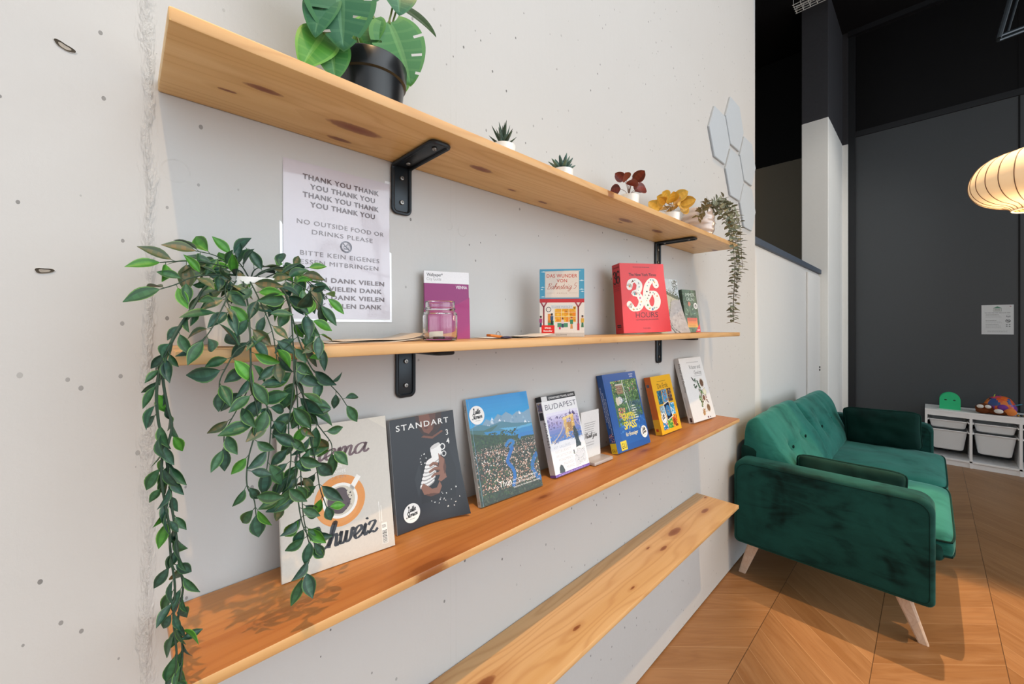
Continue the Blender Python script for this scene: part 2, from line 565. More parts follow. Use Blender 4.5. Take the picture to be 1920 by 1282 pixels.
PEN = {
 'a': ([[(.44,.42),(.3,.5),(.12,.42),(.05,.2),(.12,.02),(.25,.05),(.4,.3),(.45,.5)],[(.45,.5),(.41,.15),(.47,.01),(.6,.14)]], .55),
 'c': ([[(.42,.38),(.32,.5),(.13,.42),(.05,.2),(.15,.0),(.34,.05),(.48,.16)]], .44),
 'e': ([[(.0,.12),(.2,.2),(.38,.37),(.3,.5),(.13,.43),(.06,.2),(.17,.0),(.34,.05),(.48,.16)]], .44),
 'g': ([[(.44,.42),(.3,.5),(.12,.42),(.05,.2),(.12,.02),(.25,.05),(.4,.3),(.45,.5)],[(.45,.5),(.41,0),(.34,-.35),(.15,-.42),(.08,-.28),(.3,-.06),(.56,.12)]], .52),
 'h': ([[(0,.1),(.2,.6),(.28,.95),(.2,1.0),(.12,.7),(.06,0)],[(.07,.1),(.2,.42),(.34,.48),(.37,.25),(.36,.04),(.44,.0),(.55,.14)]], .5),
 'i': ([[(0,.1),(.13,.5),(.1,.15),(.16,.0),(.3,.14)],[(.14,.68),(.18,.7),(.17,.66)]], .27),
 'k': ([[(0,.1),(.2,.6),(.28,.95),(.2,1.0),(.12,.7),(.06,0)],[(.06,.1),(.2,.42),(.34,.46),(.28,.28),(.1,.24)],[(.14,.24),(.3,.02),(.46,.12)]], .43),
 'l': ([[(0,.1),(.2,.6),(.28,.95),(.2,1.0),(.1,.6),(.09,.1),(.16,.0),(.3,.14)]], .27),
 'm': ([[(0,.1),(.1,.5),(.08,0)],[(.09,.1),(.2,.44),(.32,.46),(.3,0)],[(.31,.1),(.42,.44),(.54,.46),(.52,.1),(.58,0),(.7,.14)]], .66),
 'n': ([[(0,.1),(.1,.5),(.08,0)],[(.09,.1),(.2,.44),(.34,.46),(.33,.1),(.4,0),(.52,.14)]], .48),
 'o': ([[(.26,.5),(.1,.4),(.05,.2),(.15,.0),(.33,.06),(.4,.28),(.33,.46),(.24,.48),(.32,.38),(.5,.42)]], .46),
 'r': ([[(0,.1),(.1,.52),(.15,.4),(.3,.44),(.27,.2),(.31,.02),(.45,.14)]], .41),
 's': ([[(0,.1),(.22,.52),(.25,.3),(.3,.12),(.18,0),(.06,.06)],[(.2,0),(.44,.14)]], .4),
 't': ([[(0,.1),(.16,.6),(.2,.85),(.13,.3),(.13,.05),(.2,0),(.34,.14)],[(-.02,.55),(.32,.58)]], .31),
 'u': ([[(0,.1),(.1,.5),(.06,.15),(.14,0),(.28,.1),(.37,.5)],[(.37,.5),(.35,.1),(.43,0),(.55,.14)]], .51),
 'w': ([[(0,.35),(.08,.5),(.06,.12),(.14,0),(.26,.1),(.33,.48)],[(.33,.48),(.31,.1),(.41,0),(.53,.14),(.57,.5),(.68,.4)]], .64),
 'y': ([[(0,.1),(.1,.5),(.06,.15),(.14,0),(.28,.1),(.37,.5)],[(.37,.5),(.33,0),(.26,-.35),(.1,-.42),(.04,-.28),(.25,-.08),(.5,.12)]], .48),
 'z': ([[(.0,.38),(.1,.5),(.34,.45),(.1,.08),(.04,.02),(.2,.06),(.34,0),(.48,.12)]], .45),
 'C': ([[(.62,.8),(.6,.95),(.42,1),(.16,.75),(.06,.35),(.2,.03),(.42,.02),(.66,.2)]], .6),
 'S': ([[(.56,.85),(.46,1),(.26,.95),(.2,.75),(.36,.55),(.46,.3),(.34,.05),(.12,.0),(.0,.12),(.1,.22)]], .54),
 'L': ([[(.1,.75),(.2,1),(.36,.95),(.3,.6),(.2,.2),(.08,.04),(.02,.12),(.2,.12),(.4,.0),(.6,.12)]], .56),
 'T': ([[(-.05,.86),(.06,.98),(.36,.94),(.7,1.02)],[(.36,.94),(.32,.4),(.24,.04),(.08,.02)]], .62),
 'B': ([[(.2,.95),(.14,.4),(.06,0)],[(.04,.75),(.2,1),(.46,.98),(.5,.75),(.2,.52),(.5,.4),(.46,.08),(.2,.0),(.04,.1)]], .56),
 '5': ([[(.44,.95),(.16,.95),(.1,.55),(.3,.6),(.42,.35),(.3,.04),(.06,.06)]], .5),
 '3': ([[(.10,.78),(.17,.95),(.36,1.0),(.52,.86),(.46,.64),(.28,.55),(.47,.47),(.57,.25),(.44,.03),(.22,.0),(.06,.16)]], .62),
 '6': ([[(.54,.84),(.48,.98),(.34,1.0),(.16,.8),(.08,.45),(.12,.12),(.30,.0),(.48,.08),(.55,.30),(.46,.53),(.28,.55),(.13,.38)]], .62),
 ' ': ([], .3),
}

class Art:
    """flat print in millimetres: a list of (polygon, colour, layer)"""
    def __init__(s, w, h):
        s.w, s.h, s.P, s.T = w, h, [], False
    def poly(s, pts, c, L=1):
        s.P.append(([tuple(p) for p in pts], lin(c), L, s.T))
    def raster(s, cell, bg, run=9999, top=3):
        """settle all overlapping picture dabs into one layer of small tiles; lettering stays as outlines"""
        nx, ny = int(s.w / cell), int(s.h / cell)
        dx, dy = s.w / nx, s.h / ny
        img = np.empty((ny, nx, 3))
        img[:] = lin(bg)
        X = (np.arange(nx) + .5) * dx
        keep = []
        for pts, c, L, T in sorted(s.P, key=lambda q: q[2]):
            if T:
                keep.append((pts, c, L, T))
                continue
            xs, ys = [p[0] for p in pts], [p[1] for p in pts]
            i0, i1 = max(0, int(min(xs) / dx)), min(nx, int(max(xs) / dx) + 1)
            j0, j1 = max(0, int(min(ys) / dy)), min(ny, int(max(ys) / dy) + 1)
            if i1 <= i0 or j1 <= j0:
                continue
            gx, gy = np.meshgrid(X[i0:i1], (np.arange(j0, j1) + .5) * dy)
            ins = np.zeros(gx.shape, bool)
            for k in range(len(pts)):
                (x1, y1), (x2, y2) = pts[k], pts[k - 1]
                if y1 != y2:
                    ins ^= ((y1 > gy) != (y2 > gy)) & (gx < (x2 - x1) * (gy - y1) / (y2 - y1) + x1)
            img[j0:j1, i0:i1][ins] = c
        s.P = []
        for j in range(ny):
            i = 0
            while i < nx:
                k = i + 1
                while k < nx and k - i < run and (img[j, k] == img[j, i]).all():
                    k += 1
                s.P.append(([(i * dx, j * dy), (k * dx, j * dy), (k * dx, (j + 1) * dy), (i * dx, (j + 1) * dy)], tuple(img[j, i]), 1, False))
                i = k
        s.P += [(p_, c, top, True) for p_, c, L, T in keep]
    def rect(s, x0, y0, x1, y1, c, L=1):
        s.poly([(x0, y0), (x1, y0), (x1, y1), (x0, y1)], c, L)
    def ell(s, cx, cy, rx, ry, c, L=1, n=28, rot=0.0):
        ca, sa = math.cos(rot), math.sin(rot)
        s.poly([(cx + rx * math.cos(a) * ca - ry * math.sin(a) * sa, cy + rx * math.cos(a) * sa + ry * math.sin(a) * ca) for a in [2 * math.pi * k / n for k in range(n)]], c, L)
    def ring(s, cx, cy, r, w, c, L=1, n=32):
        for k in range(n):
            a, b = 2 * math.pi * k / n, 2 * math.pi * (k + 1) / n
            s.poly([(cx + q * math.cos(t), cy + q * math.sin(t)) for q, t in ((r, a), (r, b), (r - w, b), (r - w, a))], c, L)
    def line(s, pts, wd, c, L=1, smooth=0, pen=0.0):
        P = [Vector((p[0], p[1], 0)) for p in pts]
        if smooth and len(P) > 2:
            P = crom(P, smooth)
        S = []
        for i, p in enumerate(P):
            d = P[min(i + 1, len(P) - 1)] - P[max(i - 1, 0)]
            d = d.normalized() if d.length > 1e-9 else Vector((1, 0, 0))
            w = wd / 2
            if pen:
                w *= (1 - pen) + pen * abs(d.y)
            nn = Vector((-d.y, d.x, 0)) * w
            S.append(((p + nn)[:2], (p - nn)[:2]))
        for a, b in zip(S, S[1:]):
            s.poly([a[0], b[0], b[1], a[1]], c, L)
    def text(s, t, x, y, size, c, L=2, al='l', bold=0.0, shear=0.0, sp=1.0, rot=0.0, fit=None):
        F, w = glyphs(t, bold, shear, sp)
        s.T = True
        kx = (fit / w) if (fit and w) else size
        W = w * kx
        ox = {'l': 0, 'c': -W / 2, 'r': -W}[al]
        ca, sa = math.cos(R(rot)), math.sin(R(rot))
        for f in F:
            q = []
            for px, py in f:
                a, b = ox + px * kx, py * size
                q.append((x + a * ca - b * sa, y + a * sa + b * ca))
            s.poly(q, c, L)
        s.T = False
        return W
    def pen(s, t, x, y, size, c, L=2, wd=0.12, slant=0.25, rot=0.0, fit=None, contrast=0.65, al='l'):
        tot = sum(PEN[ch][1] for ch in t)
        kx = fit / tot if fit else size
        ca, sa = math.cos(R(rot)), math.sin(R(rot))
        s.T = True
        cx = 0 if al == 'l' else -tot / 2
        for ch in t:
            st, adv = PEN[ch]
            for k in st:
                q = []
                for px, py in k:
                    a, b = (cx + px + slant * py) * kx, py * size
                    q.append((x + a * ca - b * sa, y + a * sa + b * ca))
                s.line(q, wd * size, c, L, 4, contrast)
            cx += adv
        s.T = False
    def bars(s, x0, x1, y, n, dy, c, h, L=2, seed=1, ragged=0.25):
        rr = random.Random(seed)
        for i in range(n):
            x = x0
            e = x1 - rr.random() * ragged * (x1 - x0)
            while x < e:
                w = rr.uniform(0.05, 0.13) * (x1 - x0)
                s.rect(x, y - i * dy, min(x + w, e), y - i * dy + h, c, L)
                x += w + 0.018 * (x1 - x0)
    def photo(s, x0, y0, x1, y1, n, cols, smin, smax, L=2, seed=1, k=5):
        """many small irregular dabs of printed colour"""
        rr = random.Random(seed)
        for i in range(n):
            cx, cy = rr.uniform(x0, x1), rr.uniform(y0, y1)
            sz = rr.uniform(smin, smax)
            a0 = rr.random() * 6.3
            pts = [(min(max(cx + sz * rr.uniform(.55, 1) * math.cos(a0 + 6.283 * j / k), x0), x1), min(max(cy + sz * rr.uniform(.45, .9) * math.sin(a0 + 6.283 * j / k), y0), y1)) for j in range(k)]
            s.poly(pts, rr.choice(cols), L + (i % 4))
    def emit(s, mb, fn, eps=0.00004):
        for pts, c, L, _ in s.P:
            q = []
            for p in pts:
                if not q or (abs(p[0] - q[-1][0]) + abs(p[1] - q[-1][1])) > 1e-5:
                    q.append(p)
            if len(q) > 2:
                mb.face([mb.v(fn(p[0] / 1000, p[1] / 1000, L * eps)) for p in q], c)

def latte(a, cx, cy, r, L=20, tilt=0.0):
    """the round shop sticker"""
    a.ell(cx, cy, r, r, '#f2f0ec', L, 40)
    a.pen('Latte', cx - r * .46, cy + r * .10, r * .62, '#1b1b1b', L + 1, .15, .22, tilt, fit=r * .95)
    a.pen('Stories', cx - r * .68, cy - r * .42, r * .56, '#1b1b1b', L + 1, .15, .22, tilt, fit=r * 1.35)
    a.bars(cx - r * .3, cx + r * .35, cy - r * .62, 1, 1, '#8d8d8d', r * .05, L + 1, 3, 0.05)

def book(name, label, cat, loc, yaw, lean, w, h, t, front, spine, fc, sc, back='#d8d4cc', group=None, roll=0.0, bend=None, mat='print', sticker=None, soft=False, pagec=None, round_spine=0.0):
    """closed book or magazine standing on its lower back edge; w,h,t in metres; art in millimetres"""
    root = thing(name, label, cat, loc, (R(-lean), R(roll), R(yaw)), group)
    B = bend or (lambda x, z: 0.0)
    mb = MB(True)
    th = min(0.0022, t * 0.2) if not soft else min(0.0007, t * 0.2)
    fcl, scl, bcl = lin(fc), lin(sc), lin(back)
    nu, nv = (54, 60) if bend else (1, 1)
    # front board, back board, spine
    F0 = lambda u, v: Vector((u * w, -t - B(u * w, v * h), v * h))
    F1 = lambda u, v: Vector((u * w, -t + th - B(u * w, v * h), v * h))
    mb.grid(F0, nu, nv, fcl)
    mb.grid(F1, nu, nv, bcl)
    for k in range(nv):
        a, b = k / nv, (k + 1) / nv
        mb.face([mb.v(F0(1, a)), mb.v(F0(1, b)), mb.v(F1(1, b)), mb.v(F1(1, a))], fcl)
    for k in range(nu):
        for v in (0, 1):
            a, b = k / nu, (k + 1) / nu
            mb.face([mb.v(F0(a, v)), mb.v(F0(b, v)), mb.v(F1(b, v)), mb.v(F1(a, v))], fcl)
    mb.box(0, w, -th, 0, 0, h, c=bcl)
    mb.box(-0.0004, th, -t, 0, 0, h, c=scl)
    if front:
        front.emit(mb, lambda x, z, e: Vector((x, -t - 0.0002 - e - B(x, z), z)))
    if spine:
        spine.emit(mb, lambda x, z, e: Vector((-0.0006 - e, -x, z)))
    mb.obj('cover', M[mat], root, smooth=False, fix=False)
    pg = MB()
    ins = 0.0 if soft else 0.0025
    y1, y0 = -th, -t + th
    npg = 10
    def pgf(u, v):
        return Vector((th + u * (w - ins - th), 0, ins + v * (h - 2 * ins)))
    if bend:
        front_p = pg.grid(lambda u, v: pgf(u, v) + Vector((0, y0 - B(u * w, v * h), 0)), 10, 12)
        back_p = pg.grid(lambda u, v: pgf(u, v) + Vector((0, y1, 0)), 10, 12)
        for k in range(12):
            pg.face([front_p[-1][k], front_p[-1][k + 1], back_p[-1][k + 1], back_p[-1][k]])
        for k in range(10):
            for j in (0, -1):
                pg.face([front_p[k][j], front_p[k + 1][j], back_p[k + 1][j], back_p[k][j]])
    else:
        pg.box(th, w - ins, y0, y1, ins, h - ins)
    pg.obj('pages', M['pages'], root, smooth=False)
    if sticker:
        cx, cy, r, tilt = sticker
        a = Art(w * 1000, h * 1000)
        latte(a, cx, cy, r, 0, tilt)
        sb = MB(True)
        a.emit(sb, lambda x, z, e: Vector((x, -t - 0.0014 - e - B(x, z), z)))
        sb.obj('round_sticker', M['print'], root, smooth=False, fix=False)
    return root

# ------------------------------------------------------------------ the setting
def struct(name, mb, mat, **kw):
    return mb.obj(name, mat, kind='structure', **kw)

def sbox(name, mat, *a, bev=0.0):
    mb = MB()
    mb.box(*a, bev=bev)
    return struct(name, mb, mat, smooth=False)

XW = 3.022
sbox('floor', M['floor'], -3.0, 7.5, -5.0, 1.7, -0.10, 0.0)
sbox('wall_left', M['wall'], -3.0, XW, 0.0, 0.26, 0.008, 6.2)
sbox('shadow_gap_left', M['gap_shade'], -3.0, XW - 0.004, 0.004, 0.2, -0.001, 0.009)  # thin dark strip drawn as the shadow gap between wall and floor
sbox('wall_recess', M['recess'], 6.42, 6.6, -0.06, 1.7, 0.0, 5.03)
sbox('wall_recess_side', M['recess'], 2.6, 6.6, 1.5, 1.7, 0.0, 5.03)
sbox('pillar', M['pillar'], 5.43, 6.425, -0.05, 0.187, 0.0, 5.03, bev=0.006)
sbox('trim_1', M['pillar'], 6.415, 6.47, -0.102, -0.05, 0.0, 5.03)
sbox('wall_far', M['slate'], 6.47, 6.65, -5.0, -0.04, 0.0, 3.74)
sbox('wall_far_upper', M['black_panel'], 6.47, 6.65, -5.0, -0.04, 3.74, 5.03)
sbox('trim_2', M['frame_black'], 6.44, 6.475, -0.169, -0.102, 0.0, 5.03)
sbox('trim_3', M['frame_black'], 6.452, 6.475, -5.0, -0.169, 3.735, 3.80)
for i, ys in enumerate((-1.425, -2.68, -3.94)):
    sbox('trim_%d' % (4 + i), M['black_panel'], 6.466, 6.475, ys - 0.006, ys + 0.006, 0.0, 5.03)
sbox('trim_7', M['frame_black'], 6.40, 6.475, -5.0, -0.102, 4.97, 5.03)
sbox('ceiling', M['black_paint'], 2.83, 7.0, -5.0, 1.7, 5.03, 5.25)
# white partition with its sliding door and blue-grey top rail
sbox('partition', M['white_paint'], XW - 0.05, 5.46, 0.035, 0.085, 0.0, 1.985)
mb = MB()
mb.box(4.80, 5.40, 0.018, 0.034, 0.02, 1.955, bev=0.003)
dr = struct('door_1', mb, M['white_paint'])
mb = MB()
for zc in (0.985, 0.955):
    mb.ball((5.365, 0.014, zc), (0.012, 0.006, 0.011), 12)
mb.obj('door_handle', M['black_plastic'], dr)
sbox('trim_8', M['bluegrey'], XW - 0.05, 5.52, 0.01, 0.10, 1.985, 2.03, bev=0.002)
sbox('trim_9', M['white_paint'], 5.46, 5.50, 0.02, 0.09, 0.0, 1.985, bev=0.003)
# side of the room opposite the shelves: window front with posts, and the wall behind the camera
sbox('wall_back', M['white_paint'], -3.2, -3.0, -5.0, 0.26, 0.0, 4.2)
for i in range(6):
    x = -3.0 + i * 2.0
    sbox('window_%d' % (i + 1), M['frame_black'], x - 0.04, x + 0.04, -5.08, -5.0, 0.0, 4.2)
sbox('window_7', M['frame_black'], -3.0, 7.0, -5.08, -5.0, 4.1, 4.2)
sbox('window_8', M['frame_black'], -3.0, 7.0, -5.08, -5.0, 2.4, 2.46)
sbox('window_9', M['white_paint'], -3.0, 7.0, -5.12, -5.0, 0.0, 0.35)

# two scars in the concrete
for i, (x, z, a, b, rot) in enumerate(((-0.0575, 1.802, 0.0105, 0.0050, 24), (-0.0755, 1.498, 0.0085, 0.0042, -4))):
    mb = MB()
    n = 22
    rr = random.Random(i + 5)
    ca, sa = math.cos(R(-rot)), math.sin(R(-rot))
    rings = []
    for sc, y in ((1.12, -0.0004), (1.0, -0.0010), (0.86, -0.0007), (0.6, -0.0003)):
        ring = []
        for k in range(n):
            t = 2 * math.pi * k / n
            q = (1 + 0.12 * math.sin(3 * t + i)) * sc
            px, pz = a * math.cos(t) * q, b * math.sin(t) * q * (0.75 + 0.25 * abs(math.cos(t)))
            ring.append(mb.v((x + px * ca - pz * sa, y, z + px * sa + pz * ca)))
        rings.append(ring)
    for j, (r0, r1) in enumerate(zip(rings, rings[1:])):
        mb.mi = 1 if j > 0 else 0
        for k in range(n):
            mb.face([r0[k], r0[(k + 1) % n], r1[(k + 1) % n], r1[k]])
    mb.mi = 2
    mb.face(rings[-1])
    o = mb.obj('trim_%d' % (10 + i), [M['wall'], plain('dark_hole', '#4a443c', 0.9, 0.1, 0.8, 400, 0.5), plain('hole_floor', '#a19a90', 0.9, 0.1, 0.6, 300, 0.3)], kind='structure')

# ------------------------------------------------------------------ shelves
ZT, ZM, ZB, ZN = 1.797, 1.3953, 0.9943, 0.5943
def shelf(name, label, cat, mat, x0, x1, d, ztop, th, bev=0.0025):
    mb = MB()
    mb.box(x0, x1, -d, -0.001, ztop - th, ztop, bev=bev)
    o = mb.obj(name, [M[mat], M['pine_edge']])
    for f in o.data.polygons:
        if f.normal.y < -.9:
            f.material_index = 1
    return tag(o, label, cat)
shelf('wall_shelf', 'pine shelf board at the top of the wall, holding the monstera', 'shelf', 'pine_top', 0.037, 2.02, 0.200, ZT, 0.0178)
shelf('wall_shelf', 'middle pine shelf board with the glass jar and the red book', 'shelf', 'pine_mid', 0.044, 2.092, 0.187, ZM, 0.0178)
shelf('wall_shelf', 'orange brown lower shelf board carrying the row of leaning magazines', 'shelf', 'pine_bottom', 0.046, 2.067, 0.1936, ZB, 0.0165)
shelf('wall_bench', 'empty pale pine board near the floor, lowest on the wall', 'bench', 'pine_bench', 0.05, 2.057, 0.1934, ZN, 0.0165)

def bracket(x, z, label, w=0.041, dv=0.106, dh=0.160):
    root = thing('shelf_bracket', label, 'bracket', (x, 0, z), group=None)
    mb = MB()
    hw = w / 2
    mb.box(-hw + .002, hw - .002, -0.0045, -0.0005, -dv + 0.002, 0, bev=0.0015)
    mb.box(-hw + .002, hw - .002, -dh + 0.002, -0.001, -0.0045, -0.0005, bev=0.0015)
    r = 0.010
    q = []
    def arc(cx, cz, a0, a1):
        return [(cx + r * math.cos(R(a0 + (a1 - a0) * k / 5)), cz + r * math.sin(R(a0 + (a1 - a0) * k / 5))) for k in range(6)]
    dn = [(-hw, -0.012)] + arc(-hw + r, -dv + r, 180, 270) + arc(hw - r, -dv + r, 270, 360) + [(hw, -0.012)]
    ot = [(hw, -0.012)] + arc(hw - r, -dh + r, 0, -90) + arc(-hw + r, -dh + r, -90, -180) + [(-hw, -0.012)]
    path = [(a, -0.0045, b) for a, b in dn] + [(hw, -0.006, -0.0065)] + [(a, b, -0.0045) for a, b in ot] + [(-hw, -0.006, -0.0065), (-hw, -0.0045, -0.012)]
    mb.tube(path, 0.0042, 8, True)
    mb.obj('bracket_plate', M['metal_black'], root)
    for p, ax in (((0, -0.0055, -0.030), 'w'), ((0, -0.0055, -0.083), 'w'), ((0, -0.034, -0.0055), 's'), ((0, -0.135, -0.0055), 's')):
        sb = MB()
        T = Matrix.Translation(p) @ (Matrix.Rotation(R(90), 4, 'X') if ax == 'w' else Matrix.Rotation(R(180), 4, 'X'))
        sb.lathe([(0, .0012), (.0018, .0012), (.002, .0032), (.0042, .0030), (.0052, .0012), (.0053, 0)], n=16, M=T)
        sb.obj('screw', M['screw'], root)
    return root
bracket(0.4395, ZT - 0.0182, 'black steel bracket beside the thank you sign under the top shelf')
bracket(1.638, ZT - 0.0182, 'black steel bracket above the red book under the top shelf')
bracket(0.4495, ZM - 0.0182, 'black steel bracket under the middle shelf, below the glass jar')
bracket(1.647, ZM - 0.0182, 'black steel bracket under the middle shelf, below the red book')

# ------------------------------------------------------------------ laminated sign
root = thing('laminated_sign', 'glossy laminated thank you notice on the wall between the upper shelves', 'sign', (0.2017, -0.0012, 1.4330), (R(-0.6), 0, 0))
W, H = 216, 303
wav = lambda x, z: 0.0012 * (0.5 + 0.5 * math.sin(z * 31 + 1.3 * math.sin(x * 22))) * (0.4 + z * 2) + 0.0006 * math.sin(x * 37 + z * 18)
lam = MB()
lam.grid(lambda u, v: Vector((u * .216, -0.0006 - wav(u * .216, v * .303), v * .303)), 24, 36)
lam.obj('laminate', plain('laminate_film', '#f2f3f6', 0.12, 0.6, 0, 100, 0.01, Coat_Weight=1.0, Coat_Roughness=0.05), root)
pm = MB(True)
pc = lin('#c4bec6')
pm.grid(lambda u, v: Vector((.005 + u * .206, -0.0022 - wav(.005 + u * .206, .006 + v * .291), .006 + v * .291)), 24, 36, pc)
a = Art(W, H)
K, G = '#4a3338', '#6d6468'
def sl(t, f, x0, x1, cap, c, bold):
    a.text(t, (x0 + x1) / 2 * W, (1 - f) * H - cap / 2, cap, c, 1, 'c', bold, 0, 1.12, fit=(x1 - x0) * W)
for i, (t, x0, x1) in enumerate((('THANK YOU THANK', .175, .865), ('YOU THANK YOU', .235, .825), ('THANK YOU THANK', .175, .865), ('YOU THANK YOU', .235, .825))):
    sl(t, .105 + .0555 * i, x0, x1, 9.6, K, 0.022)
sl('NO OUTSIDE FOOD OR', .385, .13, .915, 8.8, G, -0.002)
sl('DRINKS PLEASE', .440, .25, .80, 8.8, G, -0.002)
sl('BITTE KEIN EIGENES', .575, .155, .865, 8.8, G, -0.002)
sl('ESSEN MITBRINGEN', .629, .155, .855, 8.8, G, -0.002)
for i, (t, x0, x1) in enumerate((('VIELEN DANK VIELEN', .12, .915), ('DANK VIELEN DANK', .15, .89), ('VIELEN DANK VIELEN', .12, .915), ('DANK VIELEN DANK', .15, .89))):
    sl(t, .733 + .0545 * i, x0, x1, 8.8, K, 0.022)
cx, cy = 0.545 * W, (1 - .507) * H
a.ring(cx, cy, 11.5, 1.3, '#3c3f50')
a.ring(cx, cy, 9.4, .8, '#3c3f50')
a.line([(cx - 6.6, cy + 6.6), (cx + 6.6, cy - 6.6)], 1.3, '#3c3f50')
a.line([(cx - 5, cy - 4), (cx + 1, cy - 4)], 1.4, '#3c3f50')
a.line([(cx - 5, cy - 1.5), (cx - 4, cy + .5), (cx, cy + .5), (cx + 1, cy - 1.5)], .9, '#3c3f50')
a.line([(cx + 1, cy + 4.5), (cx + 2, cy - 4.5), (cx + 5, cy - 4.5), (cx + 6, cy + 4.5), (cx + 1, cy + 4.5)], .9, '#3c3f50')
a.line([(cx + 3.2, cy + 4.5), (cx + 4.5, cy + 7.5)], .8, '#3c3f50')
a.emit(pm, lambda x, z, e: Vector((x, -0.0030 - e - wav(x, z), z)))
t = NT('laminated_paper', 0.3, 0.5)
va = t.n('ShaderNodeVertexColor', layer_name='Col')
nm = t.bump(t.noise(t.coords(), 26, 2), 0.10, 0.01)
pm.obj('printed_sheet', t.out(va.outputs[0], nm, Coat_Weight=1.0, Coat_Roughness=0.06), root, fix=False)

# ------------------------------------------------------------------ hexagonal felt panels
HX = [((2.352, 2.466), 'pale grey hexagonal wall panel, leftmost of the honeycomb cluster'),
      ((2.597, 2.611), 'pale grey hexagonal wall panel, highest of the honeycomb cluster'),
      ((2.597, 2.313), 'pale grey hexagonal wall panel directly below the highest one'),
      ((2.842, 2.462), 'pale grey hexagonal wall panel by the wall edge, upper of that column'),
      ((2.842, 2.172), 'pale grey hexagonal wall panel by the wall edge, nearest the eucalyptus')]
for (cx, cz), lab in HX:
    mb = MB()
    rr = 0.156
    P = [(rr * math.cos(R(60 * k)), rr * math.sin(R(60 * k))) for k in range(6)]
    Q = [(p[0] * .978, p[1] * .978) for p in P]
    A = [mb.v((cx + x, -0.0005, cz + z)) for x, z in P]
    B = [mb.v((cx + x, -0.008, cz + z)) for x, z in P]
    C = [mb.v((cx + x, -0.011, cz + z)) for x, z in Q]
    for k in range(6):
        j = (k + 1) % 6
        mb.face([A[k], A[j], B[j], B[k]])
        mb.face([B[k], B[j], C[j], C[k]])
    mb.face(C)
    tag(mb.obj('hexagonal_panel', M['felt'], smooth=False), lab, 'wall panel', 'honeycomb felt panels')

# ------------------------------------------------------------------ lower shelf: magazines and books
G_LOW, G_MID = 'books and magazines leaning on the lower shelf', 'books standing on the middle shelf'

# coffee magazine, left half behind the trailing plant
w, h = 195, 250
a = Art(w, h)
a.poly([(158, 250), (195, 250), (195, 224)], '#d9d2c4', 1)
a.pen('Crema', 22, 182, 36, '#6a4f54', 3, .15, .2, 2, fit=132)
for i, (t_, ww) in enumerate((('FOR', 14), ('COFFEE', 27), ('LOVERS', 27))):
    a.text(t_, 98, 166 - i * 9.5, 6, '#f2efe8', 2, 'c', 0, 0, 1.1, fit=ww)
cx, cy = 99, 108
a.ell(cx, cy, 45, 45, '#df8f3c', 2, 48)
a.ell(cx - 4, cy - 10, 37, 30, '#e2964a', 3, 40)
a.ell(cx, cy, 31, 31, '#f1ede6', 5, 44)
a.poly([(cx + 16, cy + 18), (cx + 23, cy + 12), (cx + 39, cy + 34), (cx + 32, cy + 40)], '#f1ede6', 5)
a.ell(cx, cy, 26, 26, '#cfc6b4', 6, 44)
a.poly([(cx - 24 + 3 * (k % 2), cy - 12 + 0) if False else (cx + 23 * math.cos(t) - (7 + 2.5 * math.sin(4 * t)) * max(0, math.cos(t)), cy + 23 * math.sin(t)) for k, t in enumerate([2 * math.pi * j / 40 for j in range(40)])], '#4f3d42', 7)
for (dx, dy, r) in ((13, -9, 2.3), (17, -2, 1.8), (15, 6, 1.2), (18, 10, 1.6), (12, 15, 1.3), (9, -17, 1.4), (18, -11, 1.0), (20, 4, 1.0)):
    a.ell(cx + dx, cy + dy, r, r, '#3b2d31', 8, 12)
a.pen('Schweiz', 34, 31, 40, '#26282f', 3, .15, .2, 2.5, fit=128)
a.poly([(33, 36), (42, 30), (52, 33), (49, 36), (41, 34)], '#a03a52', 4)
a.rect(171, 9, 182, 47, '#efece4', 2)
rr = random.Random(4)
yy = 10
while yy < 34:
    q = rr.choice((.5, .9, 1.4))
    a.rect(172, yy, 181, yy + q, '#242424', 3)
    yy += q + rr.choice((.5, .8, 1.1))
a.bars(172, 181, 43, 4, 1.6, '#4f4f4f', .8, 3, 2)
a.rect(168, 50, 169.2, 88, '#f2efe8', 2)
a.rect(172, 50, 173.2, 80, '#f2efe8', 2)
book('magazine', 'beige coffee magazine with an orange cup, half hidden by the trailing plant', 'magazine', (0.190, -0.056, ZB), -5.5, 12.2, .195, .250, .008, a, None, '#cfc8bd', '#d8d3ca', group=G_LOW, soft=True, mat='print_gloss')

# dark magazine with the coffee cups
w, h = 163, 232
a = Art(w, h)
a.poly([(60, 232), (66, 206), (76, 190), (100, 178), (126, 200), (130, 232)], '#3a2622', 1)
a.poly([(70, 232), (72, 210), (80, 194), (92, 188), (104, 197), (112, 214), (114, 232)], '#7a4c3c', 2)
a.poly([(96, 232), (104, 197), (112, 214), (114, 232)], '#5d3a30', 3)
a.poly([(80, 203), (86, 205), (92, 202), (87, 199)], '#5a2f2a', 4)
a.poly([(84, 216), (90, 222), (91, 212), (86, 210)], '#6e4538', 4)
a.poly([(72, 184), (100, 176), (130, 188), (126, 191), (100, 181), (78, 187)], '#7a4c3c', 3)
a.poly([(55, 60), (48, 100), (62, 128), (66, 90)], '#2f343b', 1)
a.poly([(60, 45), (140, 40), (152, 100), (140, 150), (70, 150)], '#1c2027', 1)
for k in range(7):
    a.ell(78 + k * 3.0, 82 + k * 7.6, 19, 6.2, '#a9a6a4', 1 + 2 * k, 24, .25)
    a.ell(78 + k * 3.0, 84.4 + k * 7.6, 18.6, 5.9, '#f1efec', 2 + 2 * k, 24, .25)
a.poly([(94, 136), (92, 154), (118, 163), (121, 142), (112, 131)], '#f0efec', 17)
a.ell(105, 159, 13.5, 4.2, '#d5d3d0', 18, 24, .3)
a.ring(124, 154, 7.5, 2.4, '#ececea', 16)
